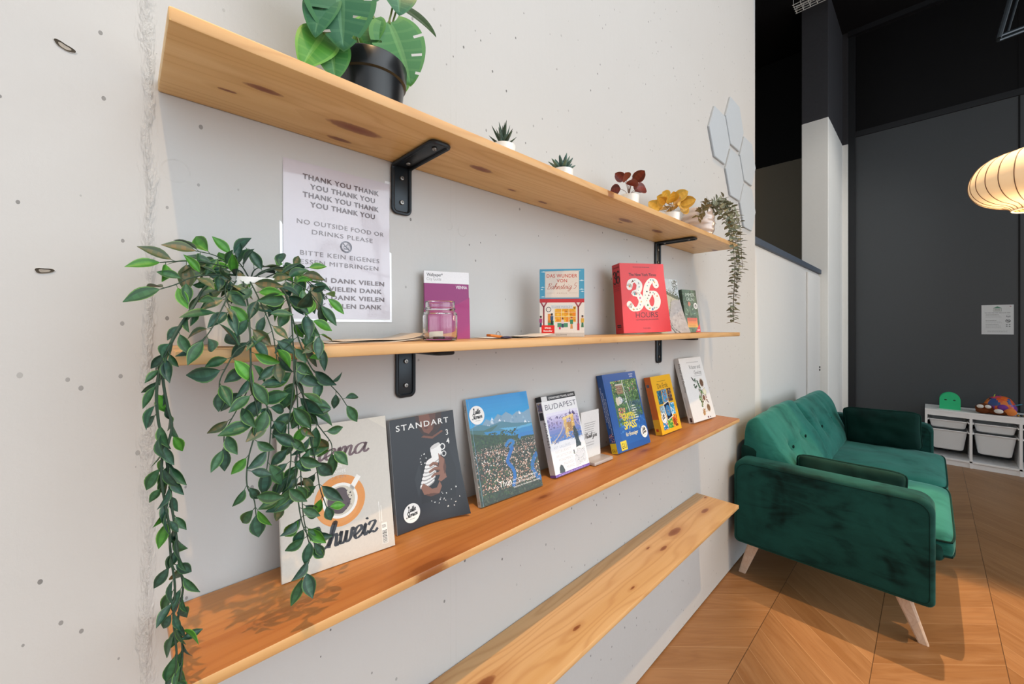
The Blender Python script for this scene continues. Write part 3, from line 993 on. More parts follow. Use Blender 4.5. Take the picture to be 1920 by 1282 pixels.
a.ring(126, 138, 6.5, 2.2, '#dcdcda', 15)
for pts in ([(112, 142), (118, 134), (126, 126), (128, 108), (122, 92), (112, 88), (108, 104), (112, 124)], [(108, 122), (96, 126), (86, 121), (87, 116), (98, 119), (110, 112)], [(112, 112), (98, 114), (84, 108), (85, 103), (98, 107), (112, 102)], [(112, 102), (98, 102), (88, 96), (90, 92), (100, 96), (114, 94)], [(124, 100), (126, 86), (112, 80), (104, 84), (112, 96)], [(62, 78), (68, 62), (84, 54), (104, 56), (112, 70), (108, 82), (100, 70), (88, 70), (76, 80), (68, 86)]):
    a.poly(pts, '#8f6250', 20)
for pts in ([(126, 126), (128, 108), (122, 92), (120, 108)], [(68, 62), (84, 54), (104, 56), (90, 60)], [(98, 119), (110, 112), (110, 115), (98, 121)], [(98, 107), (112, 102), (112, 105), (98, 109)]):
    a.poly(pts, '#5f3c30', 21)
rr = random.Random(3)
for (x0, y0, x1, y1, n) in ((60, 126, 84, 150, 10), (108, 22, 150, 62, 14), (84, 36, 116, 50, 8)):
    for k in range(n):
        px, py = rr.uniform(x0, x1), rr.uniform(y0, y1)
        q = rr.uniform(.5, 1.1)
        a.ell(px, py, q, q * 1.6, '#e7e5e1', 5, 8, rr.random() * 3)
a.text('STANDART', 80, 206, 12.5, '#efefec', 24, 'c', 0.012, 0, 1.25, fit=134)
a.text('3', 140, 178, 12.5, '#efefec', 24, 'c', 0.01)
a.text('4', 140, 158, 12.5, '#efefec', 24, 'c', 0.01)
sp_ = Art(10, 232)
sp_.bars(3, 7, 215, 20, 3.2, '#8b8b90', 1.2, 1, 6)
sp_.rect(0, 0, 12, 40, '#c7b8ae', 1)
a.raster(.8, '#23272f', 4, 14)
book('magazine', 'dark magazine showing hands holding stacked white coffee cups', 'magazine', (0.404, -0.043, ZB), -1.5, 9.6, .163, .232, .0115, a, sp_, '#23272f', '#a9abaf', group=G_LOW, soft=True, bend=lambda x, z: 0.034 * max(0, (x - .058) / .105) ** 2 * max(0, 1 - z / .19) ** 1.7 - 0.003 * (x / .163), sticker=(35, 34, 19.5, 6))

# hardback with the lake town
w, h = 205, 254
a = Art(w, h)
for k in range(12):
    y0 = 130 + k * 10.4
    a.rect(0, y0, w, y0 + 10.5, '#%02x%02x%02x' % (int(64 - k * 4), int(172 - k * 3), int(218 - k * 1)), 1)
a.poly([(0, 176), (18, 190), (34, 182), (52, 198), (72, 190), (92, 206), (104, 200), (120, 208), (140, 196), (158, 204), (178, 198), (205, 206), (205, 160), (0, 160)], '#7d9fb8', 2)
rr = random.Random(9)
for k in range(30):
    x = rr.uniform(52, 200)
    y = 190 + 12 * math.sin(x * .09) + rr.uniform(-8, 6)
    a.poly([(x - rr.uniform(2, 6), y - 4), (x, y + rr.uniform(1, 5)), (x + rr.uniform(2, 6), y - 5), (x, y - rr.uniform(3, 6))], rr.choice(('#dfe8ee', '#c3d4e0', '#8fb0c6', '#6b96b4')), 3)
a.poly([(0, 182), (30, 188), (60, 180), (100, 186), (140, 176), (205, 168), (205, 150), (0, 150)], '#4a8094', 4)
a.poly([(0, 178), (40, 172), (90, 180), (60, 164), (0, 160)], '#3f6b6a', 5)
a.poly([(40, 168), (120, 160), (205, 164), (205, 140), (60, 146)], '#2c86c0', 6)
a.poly([(90, 170), (150, 164), (205, 166), (205, 160), (120, 158)], '#5aa7cf', 7)
a.poly([(0, 170), (34, 162), (70, 156), (120, 146), (160, 140), (205, 146), (205, 128), (0, 118)], '#2c4a34', 8)
a.photo(0, 118, 150, 162, 240, ['#25402e', '#365a3c', '#2e4c3c', '#3f5f3a', '#223a34'], 2, 5, 9, 21)
a.rect(0, 0, w, 128, '#2c3830', 8)
a.photo(0, 4, 205, 138, 900, ['#2f4034', '#24342a', '#3a4838', '#4c5644', '#2a4234', '#1f2c26'], 1.6, 4.2, 9, 22)
a.photo(0, 24, 205, 120, 620, ['#c9a08c', '#b98670', '#d8bda8', '#a87460', '#e2d2c2', '#8c6454', '#cdb7a4', '#5a4038'], 1.2, 3.4, 13, 23, 4)
a.photo(0, 100, 205, 132, 420, ['#c9a08c', '#d8bda8', '#e2d2c2', '#8c6454', '#cdb7a4'], 0.7, 1.7, 13, 26, 4)
a.photo(0, 10, 90, 110, 46, ['#24382c', '#2c4634', '#1f3228', '#34502f'], 4, 10, 13, 27)
a.photo(0, 20, 205, 100, 60, ['#24382c', '#2c4634', '#3a5638', '#34502f'], 2.5, 6, 15, 28)
a.photo(20, 24, 190, 120, 420, ['#d8b09a', '#c08a70', '#ecd8c8', '#b07a62', '#f0e6dc'], 1.2, 2.8, 16, 29, 4)
a.line([(205, 140), (160, 142), (150, 134)], 10, '#2a7cc0', 20, 5)
a.line([(124, 118), (108, 98), (100, 84), (112, 66), (116, 48), (106, 22)], 10, '#1c68b4', 20, 5)
a.line([(100, 122), (116, 134), (130, 128), (112, 116)], 8, '#2a78b8', 19, 4)
a.line([(205, 86), (186, 70), (180, 50), (190, 30), (205, 20)], 13, '#1f66a8', 19, 5)
a.photo(170, 24, 205, 84, 50, ['#2a5848', '#3a6a50', '#c9a08c'], 1.5, 3, 20, 24)
a.photo(0, 0, 205, 26, 160, ['#24382c', '#33493a', '#2a4438', '#4b5a48'], 2, 5, 14, 25)
a.text('Thun', 62, 29, 14.5, '#f3f1ec', 26, 'l', 0.0, 0, 1.0, fit=40)
for i, t_ in enumerate(('Das Tor zum Berner Oberland', "Porte de l'Oberland Bernois", 'Gateway to the Bernese Oberland')):
    a.text(t_, 106, 35.5 - i * 8.6, 4.9, '#eceae4', 26, 'l', 0.0, 0, 1.0, fit=(84, 78, 92)[i])
a.rect(6.5, 0, 7.6, h, '#6fa0b8', 27)
sp_ = Art(13, h)
sp_.text('Thun', 9, 222, 7, '#3b3b3b', 1, 'l', 0, 0, 1, 90, fit=18)
sp_.bars(4, 7, 205, 44, 3.4, '#8f8f8c', 1.0, 1, 8)
sp_.ring(6.5, 10, 3, .8, '#555555', 1, 14)
a.raster(0.9, '#3a6a86')
book('hardback_book', 'hardback with an aerial photo of a lakeside town and blue river', 'book', (0.606, -0.066, ZB), -3.0, 15.0, .205, .254, .0125, a, sp_, '#3a6a86', '#c6c9c8', group=G_LOW, mat='print_gloss', sticker=(26, 212, 23, 3))

# white travel guide
w, h = 157, 227
a = Art(w, h)
a.rect(0, 212, w, h, '#1d1d22', 1)
a.rect(2, 211, 26, 226, '#d8d8d8', 2)
a.text('EYEWITNESS TRAVEL GUIDES', 92, 216, 6, '#e9e9e9', 3, 'c', 0.01, 0, 1.05, fit=116)
a.text('BUDAPEST', 82, 186, 16.5, '#2b2b45', 3, 'c', -0.006, 0, 1.05, fit=142)
for k in range(10):
    y0 = 92 + k * 8.4
    a.rect(8, y0, 152, y0 + 8.5, ['#5b86c8', '#5a80c4', '#6a84c2', '#7a88c4', '#8e92c8', '#a29bd0', '#b5aad6', '#c3bade', '#d4cde8', '#e6e2f2'][k], 1)
a.photo(8, 130, 152, 168, 90, ['#8a86b4', '#6f6a9c', '#9a8fb8', '#56507e', '#b8a8c0', '#7a6a8a'], 2, 5, 2, 31)
a.poly([(112, 160), (116, 178), (120, 160)], '#5a4a78', 6)
a.poly([(120, 158), (130, 172), (140, 158)], '#5a4a78', 6)
a.rect(78, 98, 92, 150, '#e8c070', 7)
a.rect(112, 102, 126, 154, '#e4b868', 7)
a.poly([(76, 148), (128, 154), (128, 162), (76, 156)], '#f0d490', 8)
a.rect(92, 112, 112, 140, '#b88a58', 7)
a.photo(76, 96, 130, 158, 80, ['#f4e0a8', '#d8a860', '#c08848', '#f8ecc8', '#8a6a60'], 1.2, 3, 9, 32)
a.line([(14, 92), (40, 104), (66, 124), (82, 150)], 3.5, '#c9b8b0', 13, 5)
a.line([(20, 88), (48, 98), (74, 112), (90, 140)], 2.5, '#8a7a88', 13, 5)
a.line([(128, 154), (140, 132), (152, 122)], 2.5, '#c9b8b0', 13, 5)
a.photo(8, 88, 152, 112, 120, ['#4a78c0', '#6a94d4', '#3a68b0', '#c0a888', '#8aa8dc', '#e0c890'], 1.5, 4, 10, 33)
a.poly([(0, 70), (60, 92), (150, 84), (157, 78), (157, 0), (0, 0)], '#f0f0f2', 15)
a.poly([(118, 124), (124, 126), (128, 116), (134, 100), (132, 84), (138, 66), (112, 62), (116, 84), (112, 104)], '#3c4a52', 17)
a.photo(112, 62, 138, 120, 40, ['#2c3840', '#55656c', '#44545c'], 1.5, 3, 18, 34)
for i, t_ in enumerate(('ART GALLERIES', 'RESTAURANTS', 'ARCHITECTURE', 'MONUMENTS', 'PALACES', 'MUSIC')):
    a.text(t_, 88, 74 - i * 12, 7.5, '#c4c4cc', 19, 'r', -0.004, 0, 1.15, fit=(74, 70, 70, 62, 44, 34)[i])
a.poly([(20, 8), (22, 22), (30, 30), (38, 26), (44, 12), (42, 6)], '#3f4a4e', 20)
a.rect(96, 46, 101, 58, '#2c2c34', 20)
a.poly([(94, 10), (146, 18), (150, 52), (118, 60), (98, 40)], '#dcdfe4', 19)
a.photo(94, 10, 150, 58, 120, ['#b4bac4', '#c9ced6', '#9aa4b2', '#e6e8ec', '#aab8a8'], 1, 2.6, 20, 35)
a.rect(0, 0, w, 7, '#7a58b0', 25)
a.bars(14, 150, 2.2, 1, 1, '#b49cd8', 2, 26, 7)
sp_ = Art(22, h)
sp_.rect(0, 212, 22, h, '#1d1d22', 1)
sp_.rect(3, 184, 19, 208, '#6b6a8e', 1)
sp_.photo(3, 184, 19, 208, 20, ['#8a86b4', '#e0c080', '#404058'], 1, 3, 2, 36)
sp_.rect(3, 160, 19, 182, '#33333c', 1)
sp_.text('BUDAPEST', 15, 152, 9, '#2b2b45', 2, 'l', 0, 0, 1.1, -90, fit=72)
sp_.rect(0, 0, 22, 7, '#7a58b0', 1)
a.raster(1.0, '#ececee')
book('guidebook', 'white guidebook with a lit bridge photo and purple bottom edge', 'book', (0.871, -0.064, ZB), -1.0, 15.5, .157, .227, .021, a, sp_, '#ececee', '#d5d4da', group=G_LOW, mat='print_gloss', soft=True)

# blue garden book
w, h = 205, 264
a = Art(w, h)
a.rect(38, 80, 198, 238, '#4c7248', 1)
a.photo(38, 80, 198, 238, 520, ['#3c6038', '#5a8648', '#2f4f34', '#6f9a55', '#47704a', '#89a868', '#26422c', '#4f6f6a'], 3, 8, 2, 41)
a.photo(38, 190, 198, 238, 90, ['#8fae4a', '#a8c060', '#c8d890', '#d05a78', '#e8e4d8', '#b8c878'], 1.5, 4, 6, 42)
a.photo(120, 96, 198, 160, 120, ['#3a5a6a', '#4a6a78', '#2e4a58', '#5a7a80'], 3, 7, 6, 43)
for k in range(9):
    a.rect(66, 190 + k * 3.6, 104, 192.6 + k * 3.6, ('#9a6a5a', '#b08474')[k % 2], 10)
a.rect(62, 220, 108, 225, '#c9c4b8', 11)
a.line([(108, 238), (112, 160), (122, 110)], 3.2, '#dcdfd8', 12)
a.line([(122, 200), (134, 110)], 1.2, '#c8d0c8', 12)
a.line([(128, 200), (150, 108)], 1.0, '#c8d0c8', 12)
a.ell(72, 168, 17, 13, '#d8d4cc', 11, 24, .2)
a.ell(58, 166, 9, 15, '#d8cdb8', 12, 24, .1)
a.photo(74, 156, 110, 178, 40, ['#f0eee8', '#8aa0b8', '#c0ccd8', '#5a708a'], 1.5, 4, 13, 44)
a.photo(50, 106, 92, 142, 90, ['#d8506a', '#e88090', '#c03858', '#e8a0a8', '#8aa858', '#f0d060'], 2, 4.5, 12, 45)
a.photo(84, 92, 124, 118, 60, ['#8aa848', '#c08850', '#e8d060', '#a8bc58', '#b05a48'], 2, 4.5, 12, 46)
a.poly([(38, 80), (198, 104), (198, 20), (38, 20)], '#2460ac', 15)
a.photo(38, 60, 198, 108, 90, ['#2a68b4', '#1f58a4', '#3878c0', '#4a88c8'], 3, 8, 16, 47)
a.text('GARTEN', 66, 98, 24, '#ecd83a', 22, 'l', 0.02, 0, 0.9, fit=76)
a.text('SPASS', 66, 68, 26, '#ecd83a', 22, 'l', 0.02, 0, 0.9, fit=76)
a.text('für Einsteiger', 66, 45, 13, '#e8dfb0', 22, 'l', 0.012, 0, 0.9, fit=76)
for i in range(7):
    a.bars(134, 158 + (i % 3) * 4, 140 - i * 8.5, 1, 1, '#e4ead8', 3.6, 22, 50 + i, .1)
a.text('WILHELM', 172, 252, 5, '#dfe6f2', 3, 'c', 0.01, 0, 1, fit=26)
a.text('BÄRBEL', 172, 244, 5, '#dfe6f2', 3, 'c', 0.01, 0, 1, fit=20)
a.rect(24, 4, 60, 34, '#e9d23c', 20)
a.text('GU', 42, 10, 18, '#252525', 21, 'c', 0.0, 0, 1.1, fit=27)
a.rect(7, 0, 9, h, '#1b4a90', 20)
sp_ = Art(24, h)
for i in range(3):
    sp_.bars(4 + i * 6, 8 + i * 6, 220 - i * 20, 26, 4.6, '#cfdcf0', 2.2, 1, 60 + i, .1)
sp_.rect(0, 0, 24, 34, '#e9d23c', 1)
sp_.text('GU', 12, 6, 9, '#252525', 2, 'c', 0, 0, 1, fit=16)
sp_.photo(3, 36, 21, 66, 40, ['#d04848', '#e8e4e0', '#303850', '#c86868'], 1.5, 3.5, 2, 48)
a.raster(1.1, '#2158a2')
book('hardback_book', 'blue gardening book with yellow title letters and a flower garden photo', 'book', (1.183, -0.068, ZB), -2.6, 14.6, .205, .264, .024, a, sp_, '#2158a2', '#23549a', group=G_LOW, mat='print_gloss', sticker=(178, 44, 21, 12))

# yellow geography book
w, h = 168, 227
a = Art(w, h)
a.text('Die Erde', 84, 176, 21, '#4a2a18', 2, 'c', -0.004, 0, .95, fit=86)
a.bars(46, 120, 203, 1, 1, '#a07820', 2.6, 2, 5, .02)
tiles = [((26, 114, 62, 168), ['#1d5a78', '#2a7090', '#184a68', '#3a8aa0', '#5aa0a8']), ((66, 118, 106, 170), ['#4a90c0', '#6aa8d0', '#3a5a38', '#b06a40', '#80b0d0']), ((110, 118, 146, 170), ['#5a3828', '#8a5a30', '#3a6a90', '#c09050', '#4a2a20']), ((24, 62, 60, 108), ['#8ab8d0', '#d8e4ea', '#7a9aa8', '#c0d4d8', '#a08a70']), ((112, 64, 146, 112), ['#3aa0d0', '#e8f4fa', '#5ab8e0', '#2a80b8', '#c8e4f0']), ((24, 14, 60, 58), ['#1d78b0', '#38a0d8', '#e06040', '#2a90c8', '#f0f0f0']), ((64, 14, 104, 58), ['#4a9a40', '#6ab858', '#2a7030', '#a0c860', '#e0d060']), ((108, 14, 146, 60), ['#d05a28', '#f0a030', '#8a3018', '#f8d060', '#603018'])]
for i, (b, cs) in enumerate(tiles):
    a.rect(*b, cs[0], 2)
    a.photo(*b, 60, cs, 2, 7, 3, 70 + i)
cx, cy = 86, 84
q = [(cx - 28, cy + 28), (cx + 20, cy + 38), (cx + 30, cy - 28), (cx - 18, cy - 38)]
a.poly(q, '#f0f0ee', 8)
a.poly([(cx + (x - cx) * .88, cy + (y - cy) * .9) for x, y in q], '#10203c', 9)
a.ell(cx + 1, cy, 19, 22, '#3a86c0', 10, 28)
a.photo(cx - 12, cy - 15, cx + 13, cy + 15, 40, ['#7ab0d8', '#b08a60', '#e8e8e4', '#2a70b0', '#a05840', '#5a9a60'], 1.5, 4, 11, 80)
sp_ = Art(26, h)
sp_.rect(4, 186, 16, 198, '#5a5a6a', 1)
sp_.rect(0, 0, 26, 60, '#e0b030', 1)
sp_.bars(8, 14, 170, 24, 4.4, '#b86a28', 2, 1, 9)
sp_.rect(6, 14, 16, 24, '#c04828', 2)
a.raster(1.2, '#eeb421')
book('hardback_book', 'yellow geography book with a globe among small tilted photos', 'book', (1.507, -0.062, ZB), -1.0, 13.5, .168, .227, .027, a, sp_, '#eeb421', '#d06a22', group=G_LOW, mat='print_gloss', sticker=(38, 60, 20, 20))

# white herb book
w, h = 205, 286
a = Art(w, h)
a.bars(60, 170, 262, 1, 1, '#b8b8b8', 3, 2, 4, .02)
a.text('Kräuter und', 176, 233, 19, '#4b4f4e', 2, 'r', -0.006, 0, .92, fit=100)
a.text('Gewürze', 176, 206, 19, '#4b4f4e', 2, 'r', -0.006, 0, .92, fit=68)
a.bars(98, 176, 198, 1, 1, '#b0b0b0', 3, 2, 5, .02)
a.line([(70, 196), (86, 184)], 6, '#4a4a4a', 2)
a.line([(76, 186), (92, 176)], 6, '#5a5a5a', 2)
rr = random.Random(13)
def sprig(x0, y0, x1, y1, n, cs, L0, LW):
    a.line([(x0, y0), (x1, y1)], 1.3, '#5a7a40', 3)
    for k in range(n):
        t = k / n
        ang = math.atan2(y1 - y0, x1 - x0) + rr.choice((-1, 1)) * rr.uniform(.4, 1.1)
        x, y = x0 + (x1 - x0) * t, y0 + (y1 - y0) * t
        dx, dy = math.cos(ang), math.sin(ang)
        a.poly([(x, y), (x + dx * L0 * .5 - dy * LW, y + dy * L0 * .5 + dx * LW), (x + dx * L0, y + dy * L0), (x + dx * L0 * .5 + dy * LW, y + dy * L0 * .5 - dx * LW)], rr.choice(cs), 4 + k % 4)
gs = ['#4a7a3c', '#3a6030', '#6a9a50', '#2f5030', '#7a8a58']
sprig(74, 158, 98, 150, 4, ['#2c4a30', '#35573a'], 16, 5)
sprig(104, 190, 122, 130, 10, ['#3f5f48', '#4a6a50', '#385540'], 22, 4.5)
sprig(96, 90, 140, 120, 12, gs, 18, 5.5)
sprig(100, 60, 130, 104, 10, gs, 18, 6)
sprig(120, 130, 150, 80, 10, gs, 16, 4)
sprig(150, 110, 168, 60, 8, ['#6a5a60', '#8a6a70', '#5a6a48'], 14, 3.5)
a.photo(110, 26, 170, 140, 130, ['#c8b8a0', '#8a6a50', '#a05848', '#d8d0c0', '#6a8a50', '#b06a60', '#e0d8c8'], 2, 4.5, 8, 90)
for (x, y, r, c) in ((152, 164, 26, '#6a4a38'), (140, 96, 18, '#7a4a38'), (160, 48, 24, '#8a6a4a')):
    a.ell(x, y, r * .95, r, '#f2f0ea', 14, 30)
    a.ell(x, y, r * .84, r * .9, '#dcd8d0', 15, 30)
    a.ell(x, y, r * .6, r * .66, c, 16, 24)
    a.photo(x - r * .38, y - r * .42, x + r * .38, y + r * .42, 24, [c, '#a08868', '#4a3428'], 1.2, 2.6, 17, int(x))
a.ell(160, 122, 15, 14, '#ece4b8', 14, 24)
a.ell(160, 122, 11, 10, '#f4eed0', 15, 24)
a.poly([(98, 30), (112, 52), (124, 34), (116, 20), (104, 18)], '#c8a070', 16)
a.photo(98, 20, 122, 48, 20, ['#e8c890', '#a88050', '#8a5a3a'], 2, 5, 17, 91)
a.rect(132, 4, 141, 12, '#6a2a3a', 5)
a.rect(152, 5, 160, 10, '#5a5a5a', 5)
sp_ = Art(24, h)
sp_.text('Kräuter und Gewürze', 16, 262, 11, '#5a5e5d', 1, 'l', -0.004, 0, .95, -90, fit=130)
sp_.bars(6, 12, 110, 20, 4, '#a8a8a8', 1.6, 1, 5)
sp_.rect(8, 4, 18, 22, '#4a3a3e', 1)
a.raster(1.2, '#e9e9e8')
book('hardback_book', 'white herb book with bowls of spices on its cover, last on the lower shelf', 'book', (1.799, -0.070, ZB), -5.0, 15.0, .205, .286, .024, a, sp_, '#e9e9e8', '#d9dad9', group=G_LOW, mat='print_gloss')

# thank-you card in an acrylic stand
root = thing('card_holder', 'small white thank you card in a clear stand behind the white guidebook', 'card holder', (1.038, -0.052, ZB), (R(-3), 0, R(-1)))
mb = MB()
mb.box(-0.002, 0.098, -0.048, 0.006, 0.0, 0.010, bev=0.002)
mb.obj('base', M['acrylic'], root)
mb = MB(True)
mb.box(0.0, 0.095, -0.0016, 0.0, 0.010, 0.157, c=lin('#e6e4e2'))
a = Art(95, 147)
a.bars(16, 80, 108, 6, 7, '#a9a7a6', 2.4, 1, 3, .3)
a.pen('Thank you', 11, 62, 16, '#33302f', 1, .13, .25, 0, fit=68)
a.bars(20, 76, 46, 2, 8, '#b4b2b1', 2.4, 1, 6, .3)
a.emit(mb, lambda x, z, e: Vector((x, -0.0018 - e, 0.010 + z)))
mb.obj('card', M['print'], root, smooth=False, fix=False)

# ------------------------------------------------------------------ middle shelf
# city guide with the magenta cover
w, h = 105, 155
a = Art(w, h)
a.rect(0, 127, w, h, '#eceaec', 1)
a.text('Wallpaper*', 6, 143, 7.6, '#262428', 2, 'l', 0.012, 0, 1, fit=37)
a.text('City Guide', 6, 133.5, 7.2, '#8d8b90', 2, 'l', -0.006, 0, 1, fit=33)
a.text('VIENNA', 100, 116, 7.2, '#f0e4ee', 2, 'r', 0.02, 0, 1, fit=27)
a.poly([(0, 70), (40, 60), (105, 96), (105, 0), (0, 0)], '#a52a72', 1)
sp_ = Art(6, h)
sp_.rect(0, 127, 8, h, '#e2e0e2', 1)
book('guidebook', 'slim magenta and white city guide standing behind the glass jar', 'book', (0.4865, -0.0215, ZM), -21.5, 4.2, .104, .155, .006, a, sp_, '#932a70', '#80245f', group=G_MID, soft=True, mat='print_gloss')

# railway novel
w, h = 120, 184
a = Art(w, h)
a.rect(0, 98, w, h, '#4fa3c7', 1)
for (x, y, l) in ((2, 176, 18), (92, 178, 20), (106, 152, 14), (106, 128, 14), (2, 134, 12), (2, 128, 8), (110, 122, 10), (2, 108, 14)):
    a.poly([(x, y), (x + l * .5, y + 2.4), (x + l, y), (x + l * .5, y - .8)], '#d8ecf2', 2)
a.poly([(14, 178), (106, 180), (106, 106), (14, 106)], '#d4ccc4', 2)
a.poly([(15.5, 176.5), (104.5, 178), (104.5, 107.5), (15.5, 107.5)], '#e6dcd2', 3)
a.text('DAS WUNDER', 60, 161, 9.4, '#c8402c', 4, 'c', 0.01, 0, 1.05, fit=82)
a.text('VON', 60, 147.5, 9.4, '#c8402c', 4, 'c', 0.01, 0, 1.05, fit=28)
a.pen('Bahnsteig 5', 20, 129, 16, '#b8503c', 4, .07, .3, 1, fit=78, contrast=.4)
a.rect(18, 118.5, 42, 119.1, '#c0a898', 4)
a.rect(78, 118.5, 102, 119.1, '#c0a898', 4)
a.text('ROMAN', 60, 116.5, 3.6, '#b89888', 4, 'c', 0, 0, 1.6, fit=26)
a.rect(0, 10, w, 96, '#eae6e0', 1)
a.rect(0, 93, w, 103, '#c8323a', 3)
a.rect(40, 40, 98, 82, '#e9a82c', 2)
a.photo(40, 40, 98, 82, 40, ['#f0b838', '#e89c28', '#f4c850', '#ee8a20'], 4, 9, 3, 12)
for x in (40, 58, 78, 97):
    a.rect(x, 40, x + 1.3, 82, '#f4e6b8', 8)
for y in (66, 54):
    a.rect(40, y, 98, y + 1, '#f4e6b8', 8)
a.rect(30, 76, 90, 86, '#d6dce0', 9)
a.text('CLARE POOLEY', 60, 78.3, 5.4, '#8a96a4', 10, 'c', -0.006, 0, 1.15, fit=54)
for x in (11, 104):
    a.rect(x - 2, 22, x + 2, 84, '#8a2c38', 5)
    a.poly([(x - 10, 93), (x - 2, 80), (x + 2, 80), (x + 10, 93)], '#a8505a', 5)
    a.poly([(x - 5, 93), (x, 84), (x + 5, 93)], '#e4d8d4', 6)
a.rect(101, 18, 107, 36, '#c8323a', 6)
a.ring(24, 74, 7, 1.6, '#26304a', 6)
a.rect(22, 38, 30, 62, '#e0903c', 5)
a.rect(22, 30, 38, 44, '#2f9a6a', 5)
def fig(x, y, s_, body, legs, skin, hair):
    a.poly([(x - 3 * s_, y), (x - 2 * s_, y + 12 * s_), (x + 2 * s_, y + 12 * s_), (x + 3 * s_, y)], legs, 10)
    a.poly([(x - 3.4 * s_, y + 11 * s_), (x - 3.6 * s_, y + 21 * s_), (x + 3.6 * s_, y + 21 * s_), (x + 3.4 * s_, y + 11 * s_)], body, 11)
    a.ell(x, y + 24.5 * s_, 2.3 * s_, 2.9 * s_, skin, 12, 12)
    a.ell(x, y + 26.2 * s_, 2.5 * s_, 1.9 * s_, hair, 13, 12)
fig(33, 33, 1.1, '#33557e', '#252a33', '#5a3a2c', '#1c1614')
fig(62, 25, .95, '#e4d4dc', '#39466a', '#d8a080', '#5a3a2a')
fig(86, 22, 1.15, '#3f8a64', '#d89a5a', '#e0b090', '#b8402c')
fig(3, 26, 1.1, '#a83a78', '#34405e', '#7a5240', '#1e1a1a')
fig(115, 26, 1.15, '#e0b040', '#3a7a58', '#d8a080', '#2a2424')
a.rect(48, 26, 76, 37, '#4a9070', 6)
a.rect(52, 20, 57, 26, '#d8387a', 12)
a.rect(5, 9, 40, 31, '#e2231d', 14)
a.text('SPIEGEL', 22.5, 21.5, 4.2, '#ffffff', 15, 'c', 0.02, 0, 1, fit=18)
a.text('Bestseller', 22.5, 14, 4.2, '#ffffff', 15, 'c', 0.02, 0, 1, fit=24)
a.rect(0, 0, w, 11, '#cfcac4', 2)
a.text('GOLDMANN', 58, 3.6, 4.2, '#55504c', 3, 'c', 0, 0, 1.1, fit=30)
sp_ = Art(28, h)
sp_.rect(0, 100, 30, h, '#c9d6d6', 1)
sp_.text('DAS WUNDER VON BAHNSTEIG', 16, 160, 7, '#b06a58', 2, 'l', 0, 0, 1, -90, fit=90)
sp_.rect(8, 4, 18, 10, '#4a4642', 2)
sp_.bars(8, 18, 60, 8, 5, '#a8988a', 2, 2, 3)
book('paperback_book', 'blue and cream novel with a red railway roof drawn on its cover', 'book', (0.8370, -0.0545, ZM), -50.0, 1.2, .120, .184, .027, a, sp_, '#eae6e0', '#d4d0c8', group=G_MID, soft=True)

# thick red travel book
w, h = 180, 240
a = Art(w, h)
a.bars(52, 122, 226, 1, 1, '#8a2a2e', 2, 2, 6, .02)
a.text('The New York Times', 90, 196, 10.5, '#3a1a1c', 2, 'c', 0.012, 0, .95, fit=112)
for gi, (g_, gx) in enumerate((('3', 24), ('6', 90))):
    for k in PEN[g_][0]:
        q = [(gx + px * 96, 82 + py * 98) for px, py in k]
        a.line(q, 24, '#f2efe6', 3, 8, .42)
        for e in (q[0], q[-1]):
            a.ell(e[0], e[1], 11.5, 11.5, '#f2efe6', 3, 20)
rr = random.Random(5)
cs = ['#2a8a4a', '#2a62a8', '#e0b030', '#c83a3a', '#e050a0', '#3aa0a8', '#7a4a30', '#26304a', '#e88030']
for gx, g_ in ((24, '3'), (90, '6')):
    for k in PEN[g_][0]:
        P = crom([(gx + px * 96, 82 + py * 98, 0) for px, py in k], 4)
        for p in P[::2]:
            x, y = p.x + rr.uniform(-3, 3), p.y + rr.uniform(-3, 3)
            q = rr.uniform(1.6, 4)
            c_ = rr.choice(cs)
            if rr.random() < .5:
                a.poly([(x - q, y - q), (x + q, y - q * .8), (x + q * .3, y + q * 1.3), (x - q * .6, y + q)], c_, 6)
            else:
                a.ell(x, y, q, q * .7, c_, 6, 10, rr.random() * 3)
            a.poly([(x, y), (x + q * 1.4, y + .6), (x + q * 1.2, y + 1.8)], rr.choice(cs), 7)
a.text('HOURS', 96, 52, 19, '#4a1a1c', 2, 'c', -0.006, 0, .98, fit=88)
a.text('125 WEEKENDS IN EUROPE', 96, 42, 5.2, '#7a2426', 2, 'c', 0, 0, 1, fit=88)
a.text('TASCHEN', 92, 12, 5.2, '#7a2426', 2, 'c', 0, 0, 1.1, fit=30)
sp_ = Art(46, h)
sp_.text('The New York Times', 23, 226, 4.2, '#3a1a1c', 1, 'c', 0.01, 0, 1, fit=38)
for gx, g_ in ((3, '3'), (22, '6')):
    for k in PEN[g_][0]:
        sp_.line([(gx + px * 33, 172 + py * 42) for px, py in k], 6, '#241416', 1, 6, .6)
sp_.text('HOURS', 23, 160, 9, '#7a2426', 1, 'c', 0, 0, 1, fit=34)
sp_.bars(8, 38, 153, 2, 6, '#8a2a2e', 2, 1, 4)
sp_.rect(10, 26, 34, 30, '#1c1214', 1)
sp_.rect(11, 20, 35, 24, '#1c1214', 1)
sp_.text('TASCHEN', 23, 12, 4, '#7a2426', 1, 'c', 0, 0, 1, fit=22)
book('paperback_book', 'thick bright red travel book with a big white 36 on its cover', 'book', (1.2345, -0.052, ZM + 0.0015), -25.5, 4.2, .180, .240, .046, a, sp_, '#e5383c', '#c42c32', group=G_MID, soft=True, roll=-1.6, bend=lambda x, z: 0.022 * max(0, x / .18 - .55) ** 2 * (1 - min(1, z / .2)) * 4)

